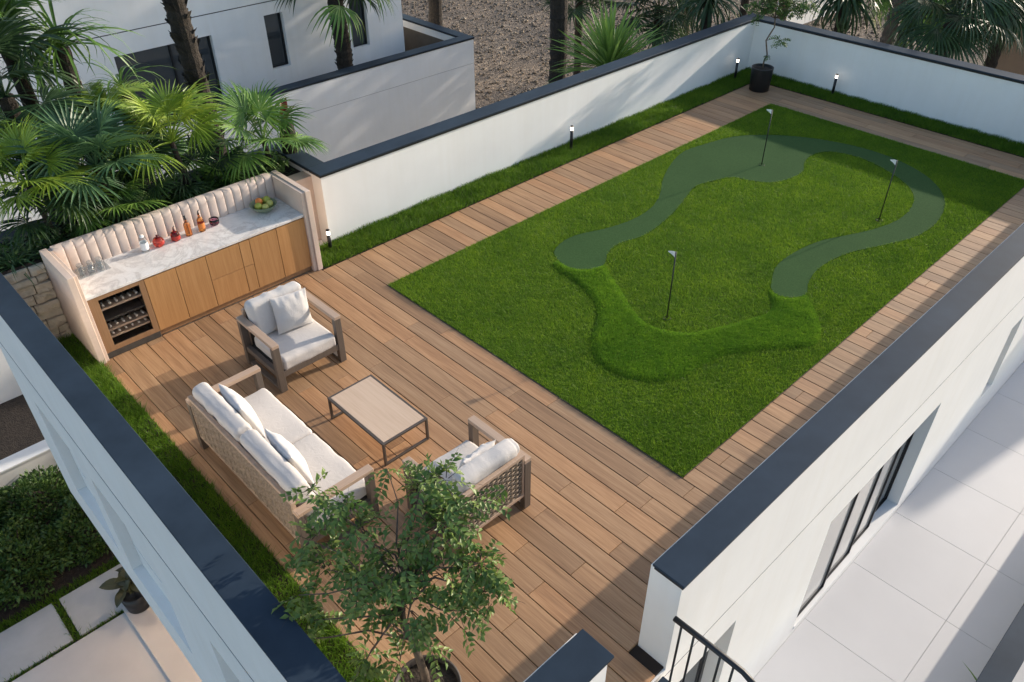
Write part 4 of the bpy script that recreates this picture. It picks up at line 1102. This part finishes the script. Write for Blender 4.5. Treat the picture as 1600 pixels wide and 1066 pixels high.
F_mid = fans('leaf', 0.80, 'palm_green', (16, 17, 18), 0.7, 0.5)
A_frond = [feather_leaf('frond', 1.5, 34, 0.42, d, s, 'palm_green') for d, s in ((0.9, 1), (1.2, 2), (1.5, 3))]
A_yel = [feather_leaf('frond', 1.15, 26, 0.40, d, s, 'palm_yellow') for d, s in ((0.7, 4), (1.0, 5), (1.3, 6))]
def palm(label, base, top, meshes, n_, el=(0.1, 1.2), seed=1, tr=(0.05, 0.04), name='fan_palm', cat='palm', boots=False, tmat='palm_trunk', sc=(0.85, 1.1), group=None):
    t = thing(name, label, cat, base, 0, group); b = Vector(base); e_ = Vector(top)-b
    V, Fc = rough_trunk([(0, 0, 0), tuple(e_*0.5+Vector((0.02*e_.z, 0.0, 0))), tuple(e_)], tr[0], tr[1], seed, boots)
    pyobj('trunk', V, Fc, tmat, t)
    crown(t, e_, meshes, n_, el[0], el[1], seed, sc=sc)
    return t
def pt(px_, y): return tuple(aty(px_, y))
SOIL = 0.995
def planter_palm(px_, y, meshes, n_, label, seed, el=(0.0, 1.25), sc=(0.85, 1.1), tr=(0.045, 0.035), base=None, **kw):
    c = pt(px_, y); b = base if base else (c[0]+0.05, y, SOIL)
    return palm(label, b, c, meshes, n_, el, seed, tr, sc=sc, **kw)
planter_palm((412, 222), 2.42, F_green, 14, 'green fan palm at the marble counter end of the planter', 21, (-0.35, 1.2), (0.72, 0.95))
planter_palm((268, 222), 2.45, F_yel, 12, 'yellow green fan palm in front of the shaggy palm trunk', 22, (-0.1, 1.25), (0.8, 1.05))
planter_palm((150, 262), 2.40, F_blue, 10, 'bluish fan palm above the middle of the fluted back', 23, (-0.15, 1.2), (0.8, 1.05))
planter_palm((172, 330), 2.36, F_green, 11, 'low green fan palm leaning over the fluted back', 24, (-0.25, 0.9), (0.6, 0.8))
planter_palm((45, 290), 2.45, F_yel, 14, 'light green fan palm beside the stone planter wall', 25, (-0.2, 1.2), (0.75, 1.0))
planter_palm((352, 300), 2.45, F_green, 10, 'small fan palm at the foot of the shaggy trunk', 26, (-0.1, 1.1), (0.5, 0.7))
planter_palm((90, 345), 2.5, F_dark, 6, 'dark low fan palm near the back coping of the planter', 27, (-0.1, 1.1), (0.5, 0.7))
planter_palm((225, 300), 2.55, F_dark, 7, 'dark fan palm hidden under the yellow green one', 28, (-0.2, 1.1), (0.55, 0.8))
planter_palm((310, 285), 2.60, F_dark, 6, 'dark low fan palm between the shaggy trunk and the counter', 29, (-0.2, 1.1), (0.5, 0.75))
planter_palm((130, 300), 2.62, F_dark, 6, 'dark fan palm below the bluish one', 33, (-0.2, 1.1), (0.5, 0.75))
def tuft(label, org, meshes, n_, el0, el1, seed, name='grass_clump', cat='plant', sc=(0.8, 1.15), trunk=None, tmat='palm_trunk'):
    t = thing(name, label, cat, org if trunk is None else trunk)
    o_ = (0, 0, 0) if trunk is None else tuple(Vector(org)-Vector(trunk))
    if trunk is not None: pyobj('trunk', *rough_trunk([(0, 0, 0), o_], 0.14, 0.11, seed, False), tmat, t)
    crown(t, o_, meshes, n_, el0, el1, seed, sc=sc); return t
# tall plants on the ground behind the back coping
def ground_palm(px_, y, meshes, n_, label, seed, el, sc, tr=(0.13, 0.10), **kw):
    c = pt(px_, y); return palm(label, (c[0], y, GROUND), c, meshes, n_, el, seed, tr, sc=sc, **kw)
ground_palm((8, 150), 3.9, F_dark, 13, 'dark broad fan palm behind the back coping of the planter', 30, (-0.5, 1.2), (0.85, 1.05))
S_strap = [sword_leaf('leaf', 1.25, 0.045, a, 1, 'palm_green') for a in (1.5, 2.1, 2.6)]
sp0 = pt((95, 75), 4.2)
tuft('strap leaved plant with long drooping leaves before the neighbouring house', tuple(sp0), S_strap, 60, 0.35, 1.5, 31, 'strap_leaf_plant', trunk=(sp0[0], 4.2, GROUND), sc=(0.7, 1.1))
sp0 = pt((190, 140), 4.0)
tuft('small strap leaved plant drooping beside the dark wide window', tuple(sp0), S_strap, 34, 0.3, 1.45, 37, 'strap_leaf_plant', trunk=(sp0[0], 4.0, GROUND), sc=(0.5, 0.8))
ground_palm((170, 190), 3.8, A_yel, 9, 'yellowish feather palm drooping over the planter', 32, (0.2, 1.2), (0.7, 0.9), name='feather_palm')
ground_palm((5, 60), 4.6, A_frond, 6, 'feather palm rising behind the dark broad fan palm', 34, (0.7, 1.35), (0.6, 0.8), name='feather_palm')
ground_palm((60, 235), 3.7, F_mid, 8, 'mid green fan palm below the feather palms', 35, (-0.3, 1.1), (0.7, 0.95))
ground_palm((215, 260), 3.6, F_mid, 7, 'mid green fan palm behind the yellow green one', 36, (-0.3, 1.1), (0.6, 0.85))
# shaggy palm whose trunk crosses the neighbouring house
palm('tall palm with shaggy dark trunk beside the yellow green fan palm', (-0.50, 4.2, GROUND), (-0.55, 4.2, 6.4), F_mid, 26, (-0.6, 1.3), 40, (0.165, 0.155), boots=True, sc=(1.0, 1.3))
# spiky grass clump over the stone wall
S_grass = [sword_leaf('leaf', 0.50, 0.012, a, 1, 'palm_blue') for a in (0.9, 1.5, 2.1)]
tuft('arching grass clump spilling over the rough stone wall', (-3.98, 2.22, SOIL), S_grass, 90, 0.35, 1.5, 41)
tuft('arching grass clump between the stone wall and the fluted back', (-3.55, 2.30, SOIL), S_grass, 70, 0.35, 1.5, 42)
S_red = [sword_leaf('leaf', 0.34, 0.10, a, 1, 'red_leaf') for a in (0.2, 0.5)]
tuft('dark red leaved plant standing behind the green fan palm', tuple(Vector(pt((446, 190), 2.62))), S_red, 7, 0.9, 1.5, 43, 'red_plant', trunk=(pt((446, 190), 2.62)[0], 2.62, SOIL))
# understorey leaves in the planter
q = np.random.RandomState(6); VV = []; TT = []; nv = 0
for k in range(2600):
    p = np.array([q.uniform(LX, W0-0.1), q.uniform(2.12, 2.70), SOIL+q.uniform(0.0, 0.30)**1.0])
    a = q.uniform(0, 6.28); d = np.array([math.cos(a), math.sin(a), q.uniform(-.2, .9)]); d /= np.linalg.norm(d); sd = np.cross(d, [0, 0, 1]); sd /= np.linalg.norm(sd)
    l_ = q.uniform(.07, .16); w2 = l_*.16
    VV += [p, p+d*l_*.5+sd*w2, p+d*l_, p+d*l_*.5-sd*w2]; TT += [(nv, nv+1, nv+2), (nv, nv+2, nv+3)]; nv += 4
uc = bulk('ground_cover', np.array(VV), np.array(TT), 'hedge_leaf'); tag(uc, 'low dark leaves covering the planter soil', 'ground cover', kind='stuff')

# ================================================================== NEIGHBOURING HOUSE
K = 1.4
def nbx(x_): return CAM[0]+K*(x_-CAM[0])
def nby(y_): return CAM[1]+K*(y_-CAM[1])
def nbz(z_): return CAM[2]+K*(z_-CAM[2])
NX, NY, NZ = nbx(6.117), nby(5.0), nbz(1.15)
nh = thing('neighbouring_house', 'white neighbouring house with narrow windows and slate topped terrace wall', 'house', (4.0, NY+2, GROUND))
def nwall(nm, x0, x1, y0, y1, z0, z1, mat='stucco_neighbour'): return box(nm, x0, x1, y0, y1, z0, z1, mat, nh)
NJ = nbz(0.60)
nwall('terrace_wall', -14, NX-0.03, NY, NY+0.30, NJ+0.008, NZ-0.062)
nwall('joint_reveal', -14, NX-0.03, NY+0.003, NY+0.30, NJ-0.0075, NJ+0.0075, 'grout')
nwall('terrace_wall', -14, NX-0.03, NY, NY+0.30, GROUND, NJ-0.008)
nwall('terrace_wall', NX-0.30, NX-0.03, NY+0.3005, NY+9, GROUND, NZ-0.062)
coping(-14, NX, NY-0.03, NY+0.33, NZ, nh); coping(NX-0.33, NX, NY+0.331, NY+9, NZ, nh)
NF = NZ-1.15
nwall('terrace_floor', -14, NX-0.3005, NY+0.3005, NY+9, NF-0.3, NF, 'dark_floor')
nwall('shade_panel', NX-0.32, NX-0.3008, NY+0.3005, NY+9, NF, nbz(0.955), 'dark_floor')  # added dark panel, stands for the shaded area below the pale band
HX, HY = nbx(5.385), nby(6.5)
wins = [(nbx(2.15), nbx(2.55), nbz(1.01), nbz(2.03)), (nbx(4.06), nbx(4.48), nbz(1.0), nbz(2.03)), (nbx(-0.74), nbx(1.05), -2.0, nbz(1.90))]
ZHJ = nbz(2.262)
cuts = sorted({-14, HX} | {w_[0] for w_ in wins} | {w_[1] for w_ in wins})
for a, b in zip(cuts[:-1], cuts[1:]):
    zz = [(w_[2], w_[3]) for w_ in wins if w_[0] <= a+1e-6 and w_[1] >= b-1e-6]; lo = NF
    for p_, q_ in zz: nwall('wall', a, b, HY, HY+0.3, lo, p_) if p_ > lo else None; lo = q_
    nwall('wall', a, b, HY, HY+0.3, lo, ZHJ-0.012)
nwall('joint_reveal', -14, HX, HY+0.003, HY+0.3, ZHJ-0.0115, ZHJ+0.0115, 'joint')
nwall('wall', -14, HX, HY, HY+0.3, ZHJ+0.012, 4.6)
nwall('wall', HX-0.3, HX, HY+0.3005, HY+8, NF, 4.6)
coping(-14, HX+0.03, HY-0.03, HY+8, 4.70, nh)
for (a, b, p_, q_) in wins:
    wd = nwall('window', a+.002, b-.002, HY+0.17, HY+0.18, p_+.002, q_-.002, 'window_glass')
    f = bmesh.new()
    for r_ in ((a, a+.05, p_, q_), (b-.05, b, p_, q_), (a+.0505, b-.0505, p_, p_+.05), (a+.0505, b-.0505, q_-.05, q_)):
        add_box(f, r_[0]+.003, r_[1]-.003, HY+0.13, HY+0.1695, r_[2]+.003, r_[3]-.003)
    if b-a > 1.2: add_box(f, (a+b)/2+.15, (a+b)/2+.20, HY+0.13, HY+0.1695, p_+.06, q_-.06)
    obj('frame', f, 'black_metal', wd, True)
# palm in the neighbour's terrace
c = pt((533, 60), NY+0.85)
palm('palm rising from the neighbouring terrace with a few low fronds', (c[0], NY+0.85, NF), (c[0]-0.05, NY+0.85, pt((533, -12), NY+0.85)[2]), [fan_leaf('leaf', 0.85, 16, 1.3, 0.8, 0.45, 50, 'palm_dark'), fan_leaf('leaf', 0.85, 16, 1.3, 0.8, 0.6, 51, 'palm_green')], 13, (-0.35, 1.2), 52, (0.235, 0.20), boots=True, sc=(1.0, 1.25))
# ================================================================== TREES BEYOND THE WALLS
def far_at(px_, dist):
    d = ray(px_); d = d/np.linalg.norm(d); return CAM+d*dist
def trunk_palm(label, px_, dist, top, meshes, n_, seed, r_=0.20, el=(-0.6, 1.2), sc=(1, 1.3), lean=(0, 0), **kw):
    p = far_at(px_, dist); z0 = GROUND
    return palm(label, (p[0]-lean[0]*(p[2]-z0), p[1]-lean[1]*(p[2]-z0), z0), (p[0]+lean[0]*(top-p[2]), p[1]+lean[1]*(top-p[2]), top), meshes, n_, el, seed, (r_*1.05, r_), sc=sc, **kw)
trunk_palm('bare dark palm trunk rising behind the long white wall', (862, 60), 20, 6.6, F_mid, 22, 60, 0.20, sc=(1.0, 1.3), boots=False)
trunk_palm('palm trunk standing behind the slate topped neighbouring terrace', (673, 20), 29, 5.4, F_mid, 18, 61, 0.22, boots=False)
S_yuc = [sword_leaf('leaf', 1.5, 0.075, a, 1, 'yucca_green') for a in (0.15, 0.45, 0.9)]
yp = far_at((952, 112), 19.0)
tuft('spiky yucca with bright sword leaves behind the long white wall', tuple(yp), S_yuc, 170, -0.2, 1.52, 62, 'yucca', sc=(0.8, 1.12), trunk=(yp[0], yp[1], GROUND))
S_drac = [sword_leaf('leaf', 1.15, 0.06, a, 1, 'palm_dark') for a in (1.2, 1.8, 2.3)]
dp = far_at((1108, 2), 21)
tuft('dark dragon tree with hanging leaves behind the wall corner', tuple(dp), S_drac, 110, -0.5, 1.4, 63, 'dragon_tree', 'tree', trunk=(dp[0], dp[1], GROUND))
dp = far_at((1322, -6), 24)
tuft('dark dragon tree with a skirt of hanging leaves beyond the far wall', tuple(dp), [sword_leaf('leaf', 1.35, 0.075, a, 1, 'palm_dark') for a in (1.3, 1.9, 2.4)], 120, -0.6, 1.3, 64, 'dragon_tree', 'tree', trunk=(dp[0], dp[1], GROUND))
def mid_palm(label, px_, dist, meshes, n_, seed, el=(-0.4, 1.0), sc=(0.9, 1.1), **kw): 
    p = far_at(px_, dist); return palm(label, (p[0], p[1], GROUND), tuple(p), meshes, n_, el, seed, (0.16, 0.14), sc=sc, **kw)
mid_palm('grey green fan palm between the yucca and the dragon tree', (1030, 14), 27, F_dark, 18, 65, (-0.8, 0.9), (1.0, 1.3))
mid_palm('broad dark fan palm whose leaves overhang the far wall', (1490, 22), 22, F_big, 18, 66, (-0.7, 0.7), (0.75, 0.95))
mid_palm('drooping fan palm beside the leaning trunk', (1432, -22), 27, F_mid, 18, 67, (-0.8, 0.9), (1.2, 1.5))
mid_palm('dark fan palm before the brown garden wall', (1590, -22), 24, F_dark, 20, 68, (-0.7, 0.9), (1.1, 1.5))
mid_palm('dark fan palm low behind the yucca', (905, 2), 32, F_dark, 16, 69, (-0.4, 1.0), (1.0, 1.4))
trunk_palm('smooth leaning palm trunk beyond the far wall', (1393, 30), 26, 3.4, F_mid, 16, 70, 0.17, lean=(0.03, -0.05), tmat='palm_trunk_smooth')
trunk_palm('slim trunked palm standing beyond the dragon tree', (1160, 10), 36, 4.0, F_mid, 16, 71, 0.16)
# garden walls out there
def seg_wall(name, label, a, b, z0, z1, th, mat):
    a = Vector((a[0], a[1], 0)); b = Vector((b[0], b[1], 0)); d = (b-a).normalized(); n_ = Vector((-d.y, d.x, 0))*th
    V = [(*(a.xy), z0), (*(b.xy), z0), (*((b+n_).xy), z0), (*((a+n_).xy), z0)]; V += [(v[0], v[1], z1) for v in V]
    o = pyobj(name, V, [(3, 2, 1, 0), (4, 5, 6, 7), (0, 1, 5, 4), (1, 2, 6, 5), (2, 3, 7, 6), (3, 0, 4, 7)], mat); return tag(o, label, 'wall')
seg_wall('garden_wall', 'pale sunlit garden wall beyond the corner pot', at((1215, 52), GROUND), at((1310, 18), GROUND), GROUND, GROUND+3.4, 0.3, 'stucco')
a = atx((1556, 60), 21.0)
seg_wall('garden_wall', 'brown wall behind the far wall under the fan palms', (21.0, a[1]), (21.6, a[1]-9), GROUND, 3.0, 0.3, 'brown_wall')

# ================================================================== GARDEN BELOW THE LEFT FACADE
GZ = GROUND
def Lp(a, b): return (a/3.5525, 766+b/3.5525)
pv = box('paving', -9, -4.55, -7, 2.70, GZ, GZ+0.05, 'paving'); tag(pv, kind='structure')
sp_ = box('plinth', -4.549, -3.31, -7, 2.70, GZ, GZ+0.20, 'paving'); tag(sp_, kind='structure')
for i, (x0, x1) in enumerate(((-6.75, -5.41), (-5.29, -4.05), (-8.2, -6.87))):
    s = box('paver', x0, x1, 2.78, 3.80, GZ, GZ+0.05, 'paver', bev=0.006, seg=1)
    tag(s, ('concrete slab in the grass beside the mulch bed', 'concrete slab in the grass nearest the white facade', 'concrete slab at the outer end of the slab path')[i], 'paver', 'concrete slabs in the grass')
sg = pyobj('garden_soil', [(-12, 2.701, GZ+0.004), (-3.3, 2.701, GZ+0.004), (-3.3, 30, GZ+0.004), (-12, 30, GZ+0.004)], [(0, 1, 2, 3)], 'mulch'); tag(sg, kind='structure')
cb = thing('garden_kerb', 'low white garden wall between the shrubs and the mulch', 'wall', (-5.5, 7.25, GZ))
box('wall', -12, -2.0, 7.12, 7.42, GZ, GZ+0.62, 'stucco', cb); box('cap', -12, -2.0, 7.09, 7.45, GZ+0.6205, GZ+0.66, 'white_plain', cb)
P = np.column_stack([rs.uniform(-8.2, -3.4, 16000), rs.uniform(2.72, 4.0, 16000)])
keep = np.ones(len(P), bool)
for (x0, x1) in ((-6.75, -5.41), (-5.29, -4.05), (-8.2, -6.87)): keep &= ~((P[:, 0] > x0) & (P[:, 0] < x1) & (P[:, 1] > 2.78) & (P[:, 1] < 3.80))
P = P[keep]; o = blades('path_grass', P, np.full(len(P), GZ), 0.11, 0.018, 'strip_blade', (0, 0), 0.4); tag(o, 'grass growing between the concrete slabs', 'grass')
def shrub(label, c, r_, n_, seed, mat='hedge_leaf'):
    t = thing('shrub', label, 'shrub', (c[0], c[1], GZ), 0, 'shrubs in the bed below the facade'); q = np.random.RandomState(seed)
    pyobj('stem', *merge([tube([(0, 0, 0), (math.cos(k)*r_*.3, math.sin(k)*r_*.3, r_*.5), (math.cos(k)*r_*.55, math.sin(k)*r_*.55, r_*.9)], [0.03, 0.02, 0.008], 5) for k in range(6)]), 'twig', t)
    d = q.normal(0, 1, (n_, 3)); d /= np.linalg.norm(d, axis=1)[:, None]; d[:, 2] = np.abs(d[:, 2])
    lump = 1+0.22*np.sin(d[:, 0]*5+seed)*np.sin(d[:, 1]*6+seed*2)+0.12*np.sin(d[:, 2]*9+d[:, 0]*7)
    p = d*(r_*lump*q.uniform(0.55, 1.02, n_)**0.6)[:, None]*np.array([1, 1, 0.85]); p[:, 2] += 0.12
    ld_ = d+q.normal(0, .7, (n_, 3)); ld_ /= np.linalg.norm(ld_, axis=1)[:, None]
    sd = np.cross(ld_, q.normal(0, 1, (n_, 3))); sd /= np.linalg.norm(sd, axis=1)[:, None]
    l_ = q.uniform(.06, .13, n_)[:, None]; w2 = l_*.22
    V = np.stack([p, p+ld_*l_*.5+sd*w2, p+ld_*l_, p+ld_*l_*.5-sd*w2], 1).reshape(-1, 3)
    i0 = np.arange(n_)*4; T = np.concatenate([np.stack([i0, i0+1, i0+2], 1), np.stack([i0, i0+2, i0+3], 1)])
    bulk('crown', V, T, mat, t)
shrub('round leafy shrub beside the white facade corner', (-4.75, 6.0), 0.85, 5200, 1)
shrub('bushy shrub against the low white garden wall', (-5.9, 6.2), 0.95, 5600, 2)
shrub('shrub hugging the edge of the concrete slabs', (-5.55, 4.85), 0.80, 5000, 3)
shrub('shrub by the slab path under the overhang', (-4.4, 4.8), 0.7, 4200, 4)
shrub('outer shrub of the bed at the end of the slabs', (-6.7, 5.0), 0.9, 4600, 5)
# broad leaved pot plant under the overhang
bl = []
for s_ in (0.5, 0.9, 1.3):
    V = []; Fc = []; n_ = 9
    for i in range(n_):
        t_ = i/(n_-1); ang = s_*t_; hw = 0.15*math.sin(math.pi*min(1, t_*0.98+0.02))**0.8
        x_ = 0.25+0.62*math.sin(ang)/s_; z_ = 0.35-0.62*(1-math.cos(ang))/s_
        V += [(x_, -hw, z_+hw*.35), (x_, 0, z_), (x_, hw, z_+hw*.35)]
    for i in range(n_-1): b = i*3; Fc += [(b, b+1, b+4, b+3), (b+1, b+2, b+5, b+4)]
    v, f = tube([(0, 0, 0), (0.12, 0, 0.2), (0.25, 0, 0.35)], 0.012, 5); o_ = len(V); V += v; Fc += [tuple(i+o_ for i in q_) for q_ in f]
    me = bpy.data.meshes.new('leaf'); me.from_pydata(V, [], Fc); me.update(); me.materials.append(MATS['broad_leaf']); bl.append(me)
bp_ = thing('broad_leaf_plant', 'broad leaved plant in a dark pot under the overhanging facade', 'plant', (-4.30, 2.55, GZ+0.2))
pyobj('pot', *lathe([(0, 0), (0.20, 0), (0.25, 0.4), (0.22, 0.4), (0.21, 0.35), (0, 0.34)], 28), 'black_pot', bp_, False, True)
crown(bp_, (0, 0, 0.35), bl, 13, 0.1, 1.3, 80, sc=(0.5, 0.75))
# plant tips beyond the low terrace wall
tuft('spiky plant whose tips show beyond the lower terrace wall', (1.95, -8.85, -3.25), [sword_leaf('leaf', 0.95, 0.05, a, 1, 'yucca_green') for a in (0.3, 0.7, 1.0)], 26, 0.5, 1.45, 81, 'spiky_plant')

# tall dense trees outside the frame, beyond the far corner, that shade the neighbouring house
def tall_tree(label, x_, y_, zc, rx_, rz_, n_, seed):
    t = thing('tall_tree', label, 'tree', (x_, y_, GROUND), 0, 'tall trees beyond the wall corner'); q = np.random.RandomState(seed)
    pyobj('trunk', *tube([(0, 0, 0), (0.1, 0, (zc-GROUND)*0.5), (0, 0.1, zc-GROUND+rz_*0.6)], [0.22, 0.17, 0.05], 10), 'branch', t, False, True)
    d = q.normal(0, 1, (n_, 3)); d /= np.linalg.norm(d, axis=1)[:, None]
    lump = 1+0.25*np.sin(d[:, 0]*4+seed)*np.sin(d[:, 1]*5+seed*2)+0.2*np.sin(d[:, 2]*13+d[:, 0]*4)
    p = d*(lump*q.uniform(0.2, 1.0, n_)**0.5)[:, None]*np.array([rx_, rx_, rz_]); p[:, 2] += zc-GROUND
    ld_ = q.normal(0, 1, (n_, 3)); ld_ /= np.linalg.norm(ld_, axis=1)[:, None]
    sd = np.cross(ld_, q.normal(0, 1, (n_, 3))); sd /= np.linalg.norm(sd, axis=1)[:, None]
    l_ = q.uniform(.2, .42, n_)[:, None]; w2 = l_*.28
    V = np.stack([p, p+ld_*l_*.5+sd*w2, p+ld_*l_, p+ld_*l_*.5-sd*w2], 1).reshape(-1, 3)
    i0 = np.arange(n_)*4; T = np.concatenate([np.stack([i0, i0+1, i0+2], 1), np.stack([i0, i0+2, i0+3], 1)])
    bulk('crown', V, T, 'hedge_leaf', t)
tall_tree('tall dark tree beyond the yucca', 20.5, 9.6, 4.5, 2.0, 5.0, 3000, 1)
tall_tree('tall dark tree beyond the dragon tree', 23.5, 7.4, 5.5, 2.1, 6.0, 3000, 2)

# loose stones on the gravel lot
q = np.random.RandomState(77); n_ = 16000
P = np.column_stack([q.uniform(10, 46, n_), q.uniform(6, 42, n_)]); r_ = q.uniform(0.03, 0.10, n_)*q.uniform(0.6, 1.3, n_)
base_ = np.array([(1, 0, 0), (0, 1, 0), (-1, 0, 0), (0, -1, 0), (0, 0, .7), (0, 0, -.5)], float)
V = base_[None]*(r_[:, None, None])*q.uniform(0.6, 1.3, (n_, 6, 1)); a = q.uniform(0, 6.28, n_); c, s_ = np.cos(a)[:, None], np.sin(a)[:, None]
X = V[:, :, 0]*c-V[:, :, 1]*s_+P[:, :1]; Y = V[:, :, 0]*s_+V[:, :, 1]*c+P[:, 1:]; Z = V[:, :, 2]+GROUND+0.3*r_[:, None]
tri = np.array([(0, 1, 4), (1, 2, 4), (2, 3, 4), (3, 0, 4), (1, 0, 5), (2, 1, 5), (3, 2, 5), (0, 3, 5)])
T = (np.arange(n_)*6)[:, None, None]+tri[None]
gs_ = bulk('loose_stones', np.stack([X, Y, Z], -1).reshape(-1, 3), T.reshape(-1, 3), 'stone_chip'); tag(gs_, 'loose brown and pale stones scattered over the gravel lot', 'stones', kind='stuff')

# lit soffit lamps under the overhanging facade
for i, y in enumerate((2.35, 0.9, -0.6)):
    t = thing('soffit_lamp', ('lit soffit lamp above the broad leaved pot plant', 'lit soffit lamp over the middle of the plinth', 'lit soffit lamp over the near part of the plinth')[i], 'lamp', (-3.85, y, LOW), 0, 'lamps under the overhang')
    pyobj('trim', *lathe([(0.075, -0.0005), (0.075, -0.012), (0.058, -0.012), (0.055, -0.004)], 20), 'black_metal', t, False, True)
    pyobj('lamp', *lathe([(0.0, -0.006), (0.054, -0.006)], 20), 'lamp_glow', t)
    pl_ = bpy.data.lights.new('soffit_lamp_light', 'POINT'); pl_.energy = 22; pl_.color = (1.0, 0.72, 0.45); pl_.shadow_soft_size = 0.05
    lo_ = bpy.data.objects.new('soffit_lamp_light', pl_); col.objects.link(lo_); lo_.parent = t; lo_.location = (0, 0, -0.07)
